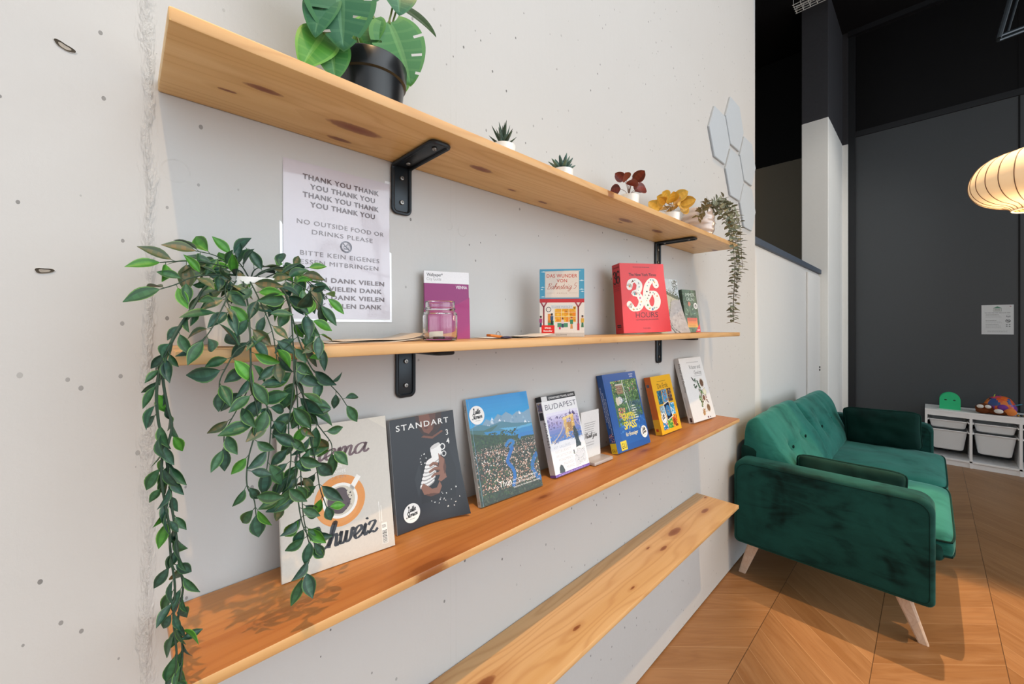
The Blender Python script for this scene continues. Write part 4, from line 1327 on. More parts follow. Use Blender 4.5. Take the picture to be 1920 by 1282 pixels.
# landscape brochure, sagging against the wall
w, h = 150, 225
root = thing('brochure', 'limp brochure with a landscape photo between the red and the green book', 'brochure', (1.535, -0.070, ZM), (R(-4), 0, R(-6)))
a = Art(w, h)
a.rect(0, 150, w, h, '#b9c6cc', 1)
a.photo(0, 168, w, h, 40, ['#c2ced4', '#aebcc4', '#cbd5da'], 6, 12, 2, 3)
a.poly([(0, 176), (40, 182), (80, 168), (150, 150), (150, 128), (0, 140)], '#4a5648', 6)
a.photo(0, 136, 150, 180, 160, ['#3c4a3a', '#56644a', '#2c3830', '#6a745c'], 2, 6, 7, 4)
a.photo(108, 178, 148, 222, 90, ['#38423a', '#4a544a', '#2c342e'], 2, 4, 8, 5)
a.poly([(0, 140), (60, 160), (150, 136), (150, 0), (0, 0)], '#b7b296', 11)
a.photo(0, 60, 70, 150, 90, ['#a8a888', '#8e9470', '#c0bc9c', '#788060'], 4, 9, 12, 6)
a.poly([(60, 60), (96, 136), (150, 140), (150, 0), (40, 0)], '#b0a7a3', 16)
a.photo(70, 0, 150, 130, 70, ['#aaa29e', '#b8b0ac', '#a09894'], 5, 11, 17, 7)
a.line([(92, 140), (66, 70), (76, 30), (110, 0)], 3, '#4a4640', 21, 5)
a.line([(40, 100), (60, 40), (90, 0)], 6, '#54564c', 21, 5)
bend = lambda x, z: 0.045 * (x / .15) ** 2 * max(0, 1 - z / .2) ** 1.6 - 0.006 * math.sin(x * 14)
mb = MB(True)
sub = []

mb.grid(lambda u, v: Vector((u * w / 1000, -0.0006 - bend(u * w / 1000, v * h / 1000), v * h / 1000)), 16, 18, lin('#b9b2a6'))
mb.grid(lambda u, v: Vector((u * w / 1000, 0.0006 - bend(u * w / 1000, v * h / 1000), v * h / 1000)), 16, 18, lin('#d8d4cc'))
# the photo is laid over the bent sheet cell by cell
def at(x, y):
    best = lin('#b9b2a6')
    bl = -1
    for pts, c, L, _ in a.P:
        if L < bl:
            continue
        ins = False
        j = len(pts) - 1
        for i in range(len(pts)):
            if (pts[i][1] > y) != (pts[j][1] > y) and x < (pts[j][0] - pts[i][0]) * (y - pts[i][1]) / (pts[j][1] - pts[i][1]) + pts[i][0]:
                ins = not ins
            j = i
        if ins:
            best, bl = c, L
    return best
mb.grid(lambda u, v: Vector((u * w / 1000, -0.0010 - bend(u * w / 1000, v * h / 1000), v * h / 1000)), 50, 75, lambda u, v: at((u + .01) * w, (v + .007) * h))
mb.obj('sheet', M['print'], root, fix=False)

# spiral bound plant guide
w, h = 100, 190
a = Art(w, h)
a.photo(0, 0, w, h, 190, ['#3f5f4a', '#4f6f56', '#35523f', '#5a7a60', '#2f4a3a', '#48685a'], 6, 14, 1, 14)
a.poly([(86, 190), (100, 190), (100, 150)], '#2c4636', 6)
a.text('IMMER', 54, 160, 16, '#cddccf', 7, 'c', -0.004, 0, .95, fit=66)
a.text('GRÜN', 50, 140, 16, '#cddccf', 7, 'c', -0.004, 0, .95, fit=50)
a.ell(42, 126, 9, 11, '#c8745c', 7, 20)
a.line([(42, 115), (44, 70)], 1.4, '#7a9a78', 7)
for (x, y, an) in ((30, 90, 2.2), (56, 96, .8), (24, 76, 2.8), (62, 80, .3), (44, 104, 1.5)):
    a.poly([(x, y), (x + 10 * math.cos(an) - 3 * math.sin(an), y + 10 * math.sin(an) + 3 * math.cos(an)), (x + 22 * math.cos(an), y + 22 * math.sin(an)), (x + 10 * math.cos(an) + 3 * math.sin(an), y + 10 * math.sin(an) - 3 * math.cos(an))], '#86a48c', 7)
for k in range(6):
    a.rect(14, 22 + k * 7, 86, 29.2 + k * 7, ['#e0a83a', '#e09a3e', '#df8a44', '#dd7848', '#da644a', '#d8504a'][k], 7)
a.bars(22, 80, 58, 6, 6.2, '#8a5a3a', 1.8, 8, 4, .2)
a.poly([(64, 0), (100, 0), (100, 40)], '#d0283a', 9)
a.bars(78, 96, 10, 2, 4, '#f4e0e0', 2.4, 10, 4, .3)
a.raster(1.2, '#456650')
root = book('spiral_book', 'green spiral bound plant guide at the right end of the middle shelf', 'book', (1.766, -0.060, ZM), -12.0, 8.0, .100, .190, .016, a, None, '#456650', '#3a5844', group=G_MID, soft=True, sticker=(84, 118, 14, 0))
mb = MB()
for k in range(26):
    z = 0.006 + k * 0.0070
    mb.tube([(-0.002 + 0.0085 * math.cos(t), -0.008 + 0.0095 * math.sin(t), z + 0.001 * t / 6.28) for t in [2 * math.pi * j / 12 for j in range(13)]], 0.0008, 5, False)
mb.obj('spiral_binding', plain('dark_wire', '#3d4640', 0.4, 0.5, Metallic=0.5), root)

# glass jar with a note and a coin
root = thing('glass_jar', 'empty clear glass jar at the front of the middle shelf', 'jar', (0.452, -0.136, ZM))
mb = MB()
R0 = 0.0340
mb.lathe([(0, .0005), (R0 * .8, 0.0), (R0 * .97, .003), (R0, .008), (R0, .050), (R0 * .97, .055), (R0 * .86, .0585), (R0 * .83, .0605), (R0 * .90, .0625), (R0 * .90, .0645), (R0 * .84, .0665), (R0 * .85, .075), (R0 * .87, .0775), (R0 * .82, .0785), (R0 * .78, .077), (R0 * .77, .066), (R0 * .78, .060), (R0 * .90, .053), (R0 * .93, .049), (R0 * .93, .009), (R0 * .88, .0055), (0, .0050)], n=48)
mb.obj('jar_body', M['glass'], root)
mb = MB()
mb.lathe([(0, 0), (.0115, 0), (.0115, .0022), (0, .0022)], -0.008, -0.008, 24, M=Matrix.Translation((0, 0, .0056)))
tag(mb.obj('coin', plain('dark_coin', '#2f3350', 0.35, 0.5, Metallic=0.4), loc=(0.452, -0.136, ZM)), 'dark coin lying in the bottom of the glass jar', 'coin')
mb = MB()
mb.grid(lambda u, v: Vector((-.024 + .036 * u, .004 + .006 * u - .01 * (u - .5) ** 2, .0058 + .012 * v)), 8, 2)
tag(mb.obj('paper_slip', M['pages'], loc=(0.452, -0.136, ZM)), 'folded white paper slip inside the glass jar', 'paper')

# keyring with an orange fob
root = thing('keyring', 'orange key fob with a dark tag on the middle shelf beside the magenta guide', 'keyring', (0.612, -0.125, ZM))
mb = MB()
mb.box(-0.026, 0.012, -0.008, 0.008, 0.0005, 0.006, bev=0.002, M=Matrix.Rotation(R(7), 4, 'Y') @ Matrix.Translation((0, 0, 0.003)))
mb.obj('fob', plain('orange_leather', '#c9772a', 0.5, 0.4), root)
mb = MB()
mb.ball((0.020, -0.010, 0.0035), (0.016, 0.010, 0.0032), 16)
mb.obj('tag', plain('navy_plastic', '#27294a', 0.35, 0.5), root)
mb = MB()
mb.tube([(0.002 + 0.006 * math.cos(t), -0.003, 0.011 + 0.006 * math.sin(t)) for t in [2 * math.pi * j / 20 for j in range(21)]], 0.0009, 6, False)
mb.obj('ring', M['screw'], root)

# loose leaflets lying on the shelf
def leaflet(label, x0, y0, w_, d_, rot, curl, lift, seed, c='#dcd3c6'):
    mb = MB()
    rr = random.Random(seed)
    p1, p2 = rr.random() * 6, rr.random() * 6
    def f(u, v):
        z = 0.0004 + lift + curl * max(0, u - .55) ** 2 * 4 + 0.0012 * (1 + math.sin(u * 7 + p1)) * (.4 + .6 * u) + 0.0006 * (1 + math.sin(v * 5 + p2))
        return Vector(((u - .5) * w_, (v - .5) * d_, z))
    mb.grid(f, 20, 8)
    top = list(mb.bm.faces)
    o = mb.obj('leaflet', plain('leaflet_paper', c, 0.6, 0.3, 0, 60, 0.06), loc=(x0, y0, ZM), fix=False)
    o.rotation_euler = (0, 0, R(rot))
    md = o.modifiers.new('thickness', 'SOLIDIFY')
    md.thickness = 0.0003
    return tag(o, label, 'leaflet', 'loose leaflets on the middle shelf')
leaflet('pale leaflet lying left of the glass jar, bottom sheet with flat edges', 0.335, -0.070, .19, .095, 3, .004, 0, 1)
leaflet('pale leaflet left of the glass jar, curled up at its right edge', 0.350, -0.066, .18, .090, 7, .012, .0028, 2, '#d6c8b6')
leaflet('white leaflet lying right of the orange key fob', 0.690, -0.075, .15, .095, -4, .002, 0, 3, '#e4dfd8')
leaflet('cream leaflet curling beside the spine of the railway novel', 0.745, -0.085, .14, .080, 6, .005, .0026, 4, '#ded6ca')

# ------------------------------------------------------------------ plants
def leaf(mb, base, d, nrm, L, W, cols, droop=0.25, fold=0.22, nu=7, tipf=0.88, round_=1.0):
    """one pointed leaf blade: base point, direction, facing normal"""
    d = Vector(d).normalized()
    nrm = Vector(nrm)
    nrm = (nrm - d * nrm.dot(d))
    nrm = nrm.normalized() if nrm.length > 1e-4 else d.orthogonal().normalized()
    s = d.cross(nrm)
    mid, body, edge = cols
    VS = (-1, -.86, -.45, 0, .45, .86, 1)
    rows = []
    for i in range(nu + 1):
        t = i / nu
        w = W * 0.5 * (math.sin(math.pi * min(1, t ** tipf)) ** round_) if 0 < i < nu else W * 0.02
        c = base + d * (L * (t - 0.12 * droop * t * t)) - nrm * (L * droop * 0.5 * t * t)
        rows.append([mb.v(c + s * (w * v) + nrm * (abs(v) ** 1.3 * w * fold * 2)) for v in VS])
    fc = (mix(edge, body, .35), mix(body, (.01, .02, .01), .25), mix(body, mid, .55))
    for i in range(nu):
        for j in range(6):
            k = j if j < 3 else 5 - j
            c = fc[k]
            if k == 2 and i % 2:
                c = mix(c, body, .6)
            mb.face([rows[i][j], rows[i + 1][j], rows[i + 1][j + 1], rows[i][j + 1]], c)

GREENS = [('#3f6a56', '#2b4f40', '#4d7842'), ('#416a58', '#2a4a3e', '#54803c'), ('#41714a', '#30583a', '#6c9a42'), ('#3a6252', '#28463a', '#456f3c'), ('#3f6f4c', '#2e5638', '#5c8c3c')]
BROWN = [('#9a7448', '#4c6244', '#5a7440'), ('#8a6a44', '#566244', '#5c7844'), ('#7a6a44', '#4a5c40', '#586e3e')]
LIGHT = [('#5a9a3a', '#468a2c', '#7ab04a'), ('#4f9030', '#3f7f28', '#78b048')]
def pick(rr, brown=.15, light=.1):
    q = rr.random()
    cs = rr.choice(BROWN) if q < brown else (rr.choice(LIGHT) if q < brown + light else rr.choice(GREENS))
    k = rr.uniform(.85, 1.15)
    return [tuple(min(1, x * k) for x in lin(c)) for c in cs]

def strand(name, pts, parent, seed, face=(0, -1, 0.1), L=(0.020, 0.034), step=0.0125, brown=.12, light=.1, r=0.0011, spread=1.0, jit=.45, sagtip=.5, aspect=.5, start=0.0, nu=7):
    rr = random.Random(seed)
    P = crom(pts, 8)
    st = MB()
    st.tube(P, [r * (1 - .45 * i / len(P)) for i in range(len(P))], 6)
    so = st.obj(name, M['stem'], parent)
    fo = MB(True)
    acc, side, tot = 0.0, 1, 0.0
    for a, b in zip(P, P[1:]):
        seg = (b - a).length
        acc += seg
        tot += seg
        if acc < step or tot < start:
            continue
        acc = 0
        side = -side
        T = (b - a).normalized()
        F = (Vector(face) + Vector((rr.gauss(0, jit), rr.gauss(0, jit), rr.gauss(0, jit)))).normalized()
        lat = T.cross(F)
        lat = lat.normalized() if lat.length > 1e-3 else Vector((1, 0, 0))
        for q in range(2 if rr.random() < .22 else 1):
            sd = side if q == 0 else -side
            ang = R(rr.uniform(35, 85))
            D = (T * math.cos(ang) + lat * sd * math.sin(ang) * spread + Vector((0, 0, -sagtip * rr.random()))).normalized()
            Lf = rr.uniform(*L)
            b0 = b + D * 0.005
            fo.tube([b, b + D * 0.0025 - F * 0.0004, b0], 0.0005, 4, False, c=lin('#2c4a30'))
            leaf(fo, b0, D, F, Lf, Lf * rr.uniform(aspect * .85, aspect * 1.15), pick(rr, brown, light), rr.uniform(-.1, .5), rr.uniform(.1, .35), nu)
    e = P[-1]
    T = (P[-1] - P[-2]).normalized()
    leaf(fo, e, T, Vector(face), rr.uniform(*L), rr.uniform(*L) * aspect, pick(rr, brown, light), .2, .2, nu)
    fo.obj('foliage', M['leaf'], so, fix=False, angle=60)
    return so
M['stem'] = plain('dark_green_stem', '#34483a', 0.6, 0.3, 0, 60, 0.2)
M['white_pot'] = M['white_gloss']

def pot(parent, r, h, mat, rim=0.0, wall=.003, taper=.82, n=40, name='pot'):
    mb = MB()
    mb.lathe([(0, 0), (r * taper * .93, 0), (r * taper, .002), (r * (taper + 1) / 2, h * .5), (r, h - rim), (r + (.003 if rim else 0), h - rim), (r + (.0035 if rim else 0), h - .001), (r - wall * .5, h), (r - wall, h - .001), (r - wall - .001, h * .8), (0, h * .8)], n=n)
    return mb.obj(name, mat, parent)

# trailing vine in the white pot at the left end of the middle shelf
vine = thing('trailing_plant', 'large trailing green plant in a white pot at the left end of the middle shelf', 'plant', (0.137, -0.098, ZM))
o = pot(vine, 0.062, 0.098, M['white_pot'], 0, .004, .8)
mb = MB()
mb.lathe([(0, .088), (.03, .090), (.0575, .084)], n=24)
mb.obj('soil', M['soil'], vine)
off = Vector((0.137, -0.098, ZM))
VINES = {
 'A': [(0.1162, -0.20, 1.43), (0.1149, -0.212, 1.4058), (0.1013, -0.212, 1.3947), (0.0893, -0.212, 1.3723), (0.0841, -0.212, 1.3585), (0.0835, -0.212, 1.3449)],
 'B': [(0.125, -0.11, 1.497), (0.1187, -0.15, 1.490), (0.1181, -0.19, 1.4469), (0.1163, -0.208, 1.4116), (0.1162, -0.212, 1.3818), (0.1136, -0.212, 1.357), (0.1121, -0.212, 1.3427), (0.1013, -0.212, 1.3207), (0.0893, -0.212, 1.2953), (0.0887, -0.212, 1.2758)],
 'C': [(0.1162, -0.21, 1.40), (0.115, -0.218, 1.3823), (0.1162, -0.218, 1.3573), (0.1249, -0.218, 1.345), (0.1302, -0.218, 1.3293), (0.1369, -0.218, 1.305), (0.1356, -0.218, 1.2673), (0.1326, -0.218, 1.2405)],
 'D': [(0.140, -0.11, 1.497), (0.1512, -0.15, 1.4913), (0.1649, -0.19, 1.4631), (0.1673, -0.205, 1.3981), (0.1681, -0.21, 1.3554), (0.1708, -0.21, 1.3296), (0.1732, -0.21, 1.2672), (0.1755, -0.21, 1.2197), (0.1782, -0.21, 1.1683), (0.183, -0.21, 1.1371), (0.1879, -0.21, 1.1056), (0.1769, -0.21, 1.0768)],
 'E': [(0.15, -0.13, 1.495), (0.1616, -0.18, 1.474), (0.1745, -0.208, 1.4031), (0.1898, -0.212, 1.3648), (0.2069, -0.212, 1.3483), (0.2265, -0.212, 1.3255), (0.2375, -0.212, 1.3077)],
 'F': [(0.1673, -0.206, 1.39), (0.167, -0.214, 1.3559), (0.1771, -0.214, 1.3294), (0.1832, -0.214, 1.3073), (0.2015, -0.214, 1.2782), (0.2143, -0.214, 1.2575), (0.2154, -0.214, 1.242)],
 'H': [(0.116, -0.215, 1.38), (0.1142, -0.222, 1.3579), (0.1217, -0.222, 1.3088), (0.1117, -0.222, 1.2599), (0.1103, -0.222, 1.2278), (0.1177, -0.222, 1.2077), (0.12, -0.222, 1.1875)],
 'J': [(0.1771, -0.214, 1.3294), (0.1826, -0.216, 1.3077), (0.1881, -0.216, 1.2632), (0.1944, -0.216, 1.2254), (0.1987, -0.216, 1.1967), (0.2073, -0.216, 1.1685)],
 'D2': [(0.17, -0.208, 1.38), (0.163, -0.216, 1.33), (0.158, -0.218, 1.29), (0.161, -0.218, 1.25), (0.156, -0.218, 1.215), (0.150, -0.216, 1.19)],
 'D3': [(0.173, -0.212, 1.27), (0.167, -0.216, 1.235), (0.170, -0.217, 1.19), (0.177, -0.217, 1.15), (0.192, -0.216, 1.122)],
}
UPPER = {
 'K': [(0.13, -0.10, 1.495), (0.1209, -0.12, 1.5044), (0.0944, -0.13, 1.509), (0.07, -0.14, 1.5103), (0.0476, -0.15, 1.5067), (0.0321, -0.155, 1.5031)],
 'L': [(0.125, -0.11, 1.493), (0.1111, -0.14, 1.4963), (0.0845, -0.16, 1.4922), (0.0606, -0.18, 1.485), (0.0454, -0.18, 1.4753), (0.0309, -0.18, 1.4686)],
 'M': [(0.134, -0.11, 1.495), (0.1663, -0.125, 1.5117), (0.1929, -0.14, 1.5035), (0.2144, -0.145, 1.4858), (0.2327, -0.15, 1.4682)],
 'N': [(0.137, -0.10, 1.493), (0.1448, -0.09, 1.511), (0.1612, -0.08, 1.5195), (0.1863, -0.07, 1.520), (0.2031, -0.065, 1.5154)],
 'P': [(0.142, -0.13, 1.497), (0.1566, -0.17, 1.4825), (0.1679, -0.19, 1.458), (0.1842, -0.205, 1.4408), (0.1985, -0.21, 1.4146), (0.2021, -0.21, 1.3956)],
 'Q': [(0.122, -0.12, 1.495), (0.1078, -0.16, 1.4834), (0.0916, -0.19, 1.4529), (0.0787, -0.205, 1.4258), (0.0677, -0.21, 1.4068)],
 'R': [(0.13, -0.12, 1.495), (0.1263, -0.16, 1.4848), (0.1326, -0.19, 1.4544), (0.1417, -0.205, 1.4188), (0.1456, -0.215, 1.3768)],
 'S': [(0.13, -0.10, 1.493), (0.115, -0.09, 1.512), (0.095, -0.085, 1.518), (0.08, -0.08, 1.512)],
 'T': [(0.14, -0.10, 1.493), (0.150, -0.11, 1.507), (0.175, -0.115, 1.516), (0.200, -0.115, 1.506), (0.215, -0.118, 1.492)],
 'V': [(.130, -.100, 1.495), (.112, -.11, 1.514), (.092, -.115, 1.524), (.070, -.12, 1.527)],
 'W': [(.137, -.100, 1.495), (.126, -.10, 1.515), (.112, -.10, 1.531)],
 'X': [(.150, -.100, 1.495), (.183, -.10, 1.513), (.217, -.11, 1.520)],
 'Y': [(.150, -.120, 1.495), (.172, -.15, 1.494), (.196, -.17, 1.478), (.214, -.175, 1.455)],
 'U': [(0.125, -0.115, 1.495), (0.105, -0.15, 1.492), (0.095, -0.175, 1.470), (0.098, -0.19, 1.445)],
}
LEFT = {
 'LS1': [(0.120, -0.12, 1.496), (0.0989, -0.14, 1.4931), (0.0749, -0.17, 1.4748), (0.0622, -0.19, 1.4518), (0.0488, -0.2, 1.4258), (0.0380, -0.205, 1.4012), (0.032, -0.207, 1.3707), (0.036, -0.205, 1.334), (0.0399, -0.205, 1.3091), (0.0352, -0.205, 1.2795), (0.038, -0.205, 1.2482), (0.0399, -0.205, 1.217), (0.0436, -0.205, 1.185), (0.0465, -0.205, 1.1468), (0.0499, -0.205, 1.1204), (0.0455, -0.205, 1.0852), (0.0489, -0.205, 1.0587), (0.0489, -0.206, 1.0326), (0.046, -0.207, 0.9982), (0.046, -0.207, 0.955)],
 'LS2': [(0.0622, -0.19, 1.4518), (0.0437, -0.205, 1.4176), (0.0298, -0.21, 1.3777), (0.0264, -0.21, 1.3478), (0.0281, -0.21, 1.3181), (0.0317, -0.21, 1.2934), (0.0308, -0.21, 1.2515), (0.0367, -0.21, 1.2014), (0.0386, -0.21, 1.1643), (0.0423, -0.21, 1.1262), (0.0409, -0.21, 1.0902), (0.0438, -0.21, 1.0459), (0.0414, -0.21, 1.0045), (0.043, -0.21, 0.96)],
}
loc = lambda P: [Vector(p) - off for p in P]
for i, (k, P) in enumerate(VINES.items()):
    strand('vine', loc(P), vine, 100 + i, face=(-.18, -1, .15), L=(.023, .038), step=.0150, aspect=.50, brown=.06, light=.12, start=.09 if len(P) > 8 else .02)
for i, (k, P) in enumerate(UPPER.items()):
    strand('vine', loc(P), vine, 200 + i, face=(-.2, -.9, .5), L=(.024, .038), step=.0100, aspect=.48, brown=.30, light=.16, jit=.55, sagtip=.35, start=.02)
for i, (k, P) in enumerate(LEFT.items()):
    strand('vine', loc(P), vine, 300 + i, face=(-.75, -.35, .2), L=(.017, .030), step=.0100, brown=.0, light=.06, r=.0017, spread=.55, jit=.9, sagtip=.9, start=.05, aspect=.46)

# monstera in the black pot on the top shelf
mon = thing('monstera', 'monstera with large split leaves in a black pot on the top shelf', 'plant', (0.322, -0.104, ZT))
pb = MB()
pb.lathe([(0, 0), (.050, 0), (.054, .003), (.0600, .062), (.0600, .064), (.0640, .066), (.0655, .095), (.0640, .0975), (.0615, .096), (.060, .082), (0, .082)], n=56)
pb.obj('pot', M['black_plastic'], mon)
sb = MB()
sb.lathe([(0, .086), (.03, .087), (.0595, .083)], n=24)
sb.obj('soil', M['soil'], mon)
def monstera_leaf(base, d, nrm, L, W, seed, holes=True, droop=.35, cols=None, stem_from=None):
    rr = random.Random(seed)
    base, d, nrm = Vector(base), Vector(d).normalized(), Vector(nrm)
    nrm = (nrm - d * nrm.dot(d)).normalized()
    s = d.cross(nrm)
    mb = MB(True)
    cm, cb, ce = [lin(c) for c in (cols or ('#6fa05a', '#3c7a40', '#4e8a3c'))]
    N = 26
    prof = lambda t: W * .5 * (math.sin(math.pi * (t * .97 + .03) ** .62) ** .75)
    back = lambda v, t: .30 * L * abs(v) ** 1.5 * (1 - t) ** 2      # lobes reach back past the stalk
    def pt(t, v):
        c = base + d * (L * (t - .10 * droop * t * t) - back(v, t)) - nrm * (L * droop * .55 * t * t)
        w = prof(t) * v
        return c + s * w + nrm * (abs(v) ** 1.2 * prof(t) * .22 - .10 * L * abs(v) ** 2 * .5) + d * (abs(v) * L * .22 * (1 - t * .75))
    for sd in (1, -1):
        ph = rr.uniform(0, .06)
        for i in range(N):
            t0, t1 = i / N, (i + 1) / N
            cells = [(0, .12), (.12, .38), (.38, .62), (.62, .84), (.84, 1.0)]
            tt = (t0 + t1) / 2
            q = ((tt - .24 - ph) / .27)
            near = abs(q - round(q))
            cut = holes and .18 < tt < .92 and near < .10
            for j, (a, b) in enumerate(cells):
                if cut and j >= 3 and round(q) % 2 == 0:
                    continue
                if cut and j in (2, 3) and round(q) % 2 == 1:
                    continue
                c = mix(cm, cb, .5) if j == 0 else (cb if j < 4 else mix(cb, ce, .8))
                if i % 4 == 0 and j < 4:
                    c = mix(c, cm, .18)
                mb.face([mb.v(pt(t0, a * sd)), mb.v(pt(t1, a * sd)), mb.v(pt(t1, b * sd)), mb.v(pt(t0, b * sd))], c)
    bmesh.ops.remove_doubles(mb.bm, verts=mb.bm.verts[:], dist=1e-5)
    o = mb.obj('leaf', M['leaf'], mon, fix=False, angle=70)
    st = MB(True)
    f = Vector(stem_from or (base.x * .15, base.y * .15, .085))
    k = (f + base) / 2 + Vector((0, 0, .018)) + Vector((base.x, base.y, 0)) * .12
    st.tube(crom([f, k, base, base + d * .004], 6), .0018, 7, c=lin('#7a8a4a'))
    st.obj('stalk', M['leaf'], mon, fix=False)
DK, MD, LT = ('#5f9468', '#2f6a48', '#3f7a4a'), ('#6fa05a', '#3a7a3a', '#4e8a3c'), ('#7fb050', '#4f9032', '#74aa44')
cf = (-.42, -.80, -.25)
for (b, d, n, L, W, sd, cl, ho) in (
    ((-.078, -.064, .172), (-.04, -.17, -.98), cf, .104, .108, 1, DK, True),
    ((-.092, -.050, .150), (-.35, -.2, -.91), (-.6, -.75, -.1), .078, .056, 2, DK, False),
    ((-.088, -.030, .100), (-.48, -.26, -.84), (-.3, -.9, .0), .080, .060, 3, LT, False),
    ((-.082, -.034, .092), (.05, -.2, -.9), (-.3, -.9, .1), .062, .058, 4, MD, False),
    ((.022, -.030, .176), (.46, -.11, -.88), (-.1, -1, -.1), .100, .108, 5, MD, True),
    ((.052, -.008, .235), (.97, -.14, -.05), (-.15, -.45, .9), .082, .052, 6, MD, False),
    ((.000, .014, .140), (.36, 0, .93), (-.3, -.9, -.1), .085, .075, 7, LT, True),
    ((.046, -.016, .262), (-.1, -.38, -.92), (-.3, -.9, .2), .060, .068, 8, DK, False),
    ((.050, .020, .165), (.39, -.2, -.88), (-.1, -1, .1), .075, .070, 9, LT, True),
    ((-.063, .004, .170), (-.37, 0, .93), (-.3, -.9, .1), .080, .080, 10, LT, True),
    ((.000, -.016, .180), (-.27, -.19, -.94), (-.6, -.7, 0), .062, .050, 11, MD, False),
    ((-.09, .0, .225), (-.7, -.1, .1), (0, -.6, .8), .090, .080, 12, DK, True),
    ((.0, .03, .25), (-.1, .1, .9), (0, -1, .2), .100, .090, 13, DK, True)):
    monstera_leaf(b, d, n, L, W, sd, ho, .35, cl)

# row of small pots along the top shelf
def small(name, label, x, y, r, h, taper=.85):
    t = thing(name, label, 'plant', (x, y, ZT))
    pot(t, r, h, M['white_gloss'], 0, .0025, taper, 32)
    sb = MB()
    sb.lathe([(0, h * .86), (r * .5, h * .88), (r - .003, h * .84)], n=20)
    sb.obj('soil', M['soil'], t)
    return t
t = small('aloe', 'spiky dark green aloe in a small white pot, next to the monstera', 0.655, -0.100, .030, .058)
mb = MB(True)
rr = random.Random(2)
for k in range(17):
    az = k * 2.4
    el = R(82 - k * 3.2)
    d = Vector((math.cos(az) * math.cos(el), math.sin(az) * math.cos(el), math.sin(el)))
    Lf = rr.uniform(.050, .068) * (1 if k < 10 else .9)
    cs = [lin(c) for c in (('#54705a', '#31483c', '#4a6650') if k % 3 else ('#5f7a66', '#2c4034', '#6b826c'))]
    leaf(mb, Vector((0, 0, .050)), d, Vector((-d.x * .4, -d.y * .4, .9)), Lf, .0125, cs, rr.uniform(-.35, -.1), .55, 6, .45, .8)
mb.obj('leaves', M['leaf'], t, fix=False, angle=60)
t = small('succulent', 'blue green rosette succulent in a small white pot on the top shelf', 0.880, -0.100, .030, .060)
mb = MB(True)
for k in range(22):
    az = k * 2.4
    el = R(80 - k * 3.0)
    d = Vector((math.cos(az) * math.cos(el), math.sin(az) * math.cos(el), math.sin(el)))
    T = d.to_track_quat('Z', 'Y').to_matrix().to_4x4()
    l = .036 + .010 * (k % 3) / 2
    mb.ball((0, 0, l * .62), (.0058, .0042, l * .5), 10, c=lin(('#4a6a62', '#3d5c56', '#58766a')[k % 3]), M=Matrix.Translation((0, 0, .057)) @ T, fn=lambda q, l=l: Vector((q.x * (1 - .5 * max(0, q.z / (l * .5))), q.y * (1 - .5 * max(0, q.z / (l * .5))), q.z)))
mb.obj('leaves', M['leaf'], t, angle=70)
def round_plant(t, seed, cs, n, R_, spread, hgt, z0):
    rr = random.Random(seed)
    for k in range(n):
        az = k * 2.4 + rr.uniform(-.3, .3)
        rad = spread * math.sqrt((k + .4) / n)
        tip = Vector((math.cos(az) * rad, math.sin(az) * rad * .7, z0 + hgt * (1 - .55 * (k / n)) + rr.uniform(-.006, .006)))
        sb = MB(True)
        sb.tube(crom([(0, 0, z0 - .01), (tip.x * .35, tip.y * .35, z0 + (tip.z - z0) * .6), tip], 5), .0008, 5, c=lin(cs[3]))
        sb.obj('stalk', M['leaf'], t, fix=False)
        lb = MB(True)
        d = Vector((math.cos(az) * .9, math.sin(az) * .7 - .1, rr.uniform(-.1, .6)))
        r_ = R_ * rr.uniform(.85, 1.15)
        leaf(lb, tip, d, Vector((-.75 + rr.uniform(-.35, .35), -.6, rr.uniform(-.35, .35))), r_ * 2, r_ * 1.75, [lin(c) for c in rr.sample(cs[:3], 3)], rr.uniform(-.1, .4), .12, 8, .85, .55)
        lb.obj('leaf', M['leaf'], t, fix=False, angle=60)
t = small('red_leaf_plant', 'plant with round dark red leaves in a small white pot on the top shelf', 1.235, -0.100, .034, .068)
round_plant(t, 4, ('#7a2f22', '#6a251c', '#883a28', '#6a4a38'), 9, .021, .050, .060, .062)
t = small('yellow_leaf_plant', 'plant with crinkled yellow leaves in a small white pot on the top shelf', 1.553, -0.100, .034, .070)
round_plant(t, 8, ('#e0ac3a', '#d09a2c', '#ecc050', '#8a6a28'), 15, .026, .058, .062, .060)

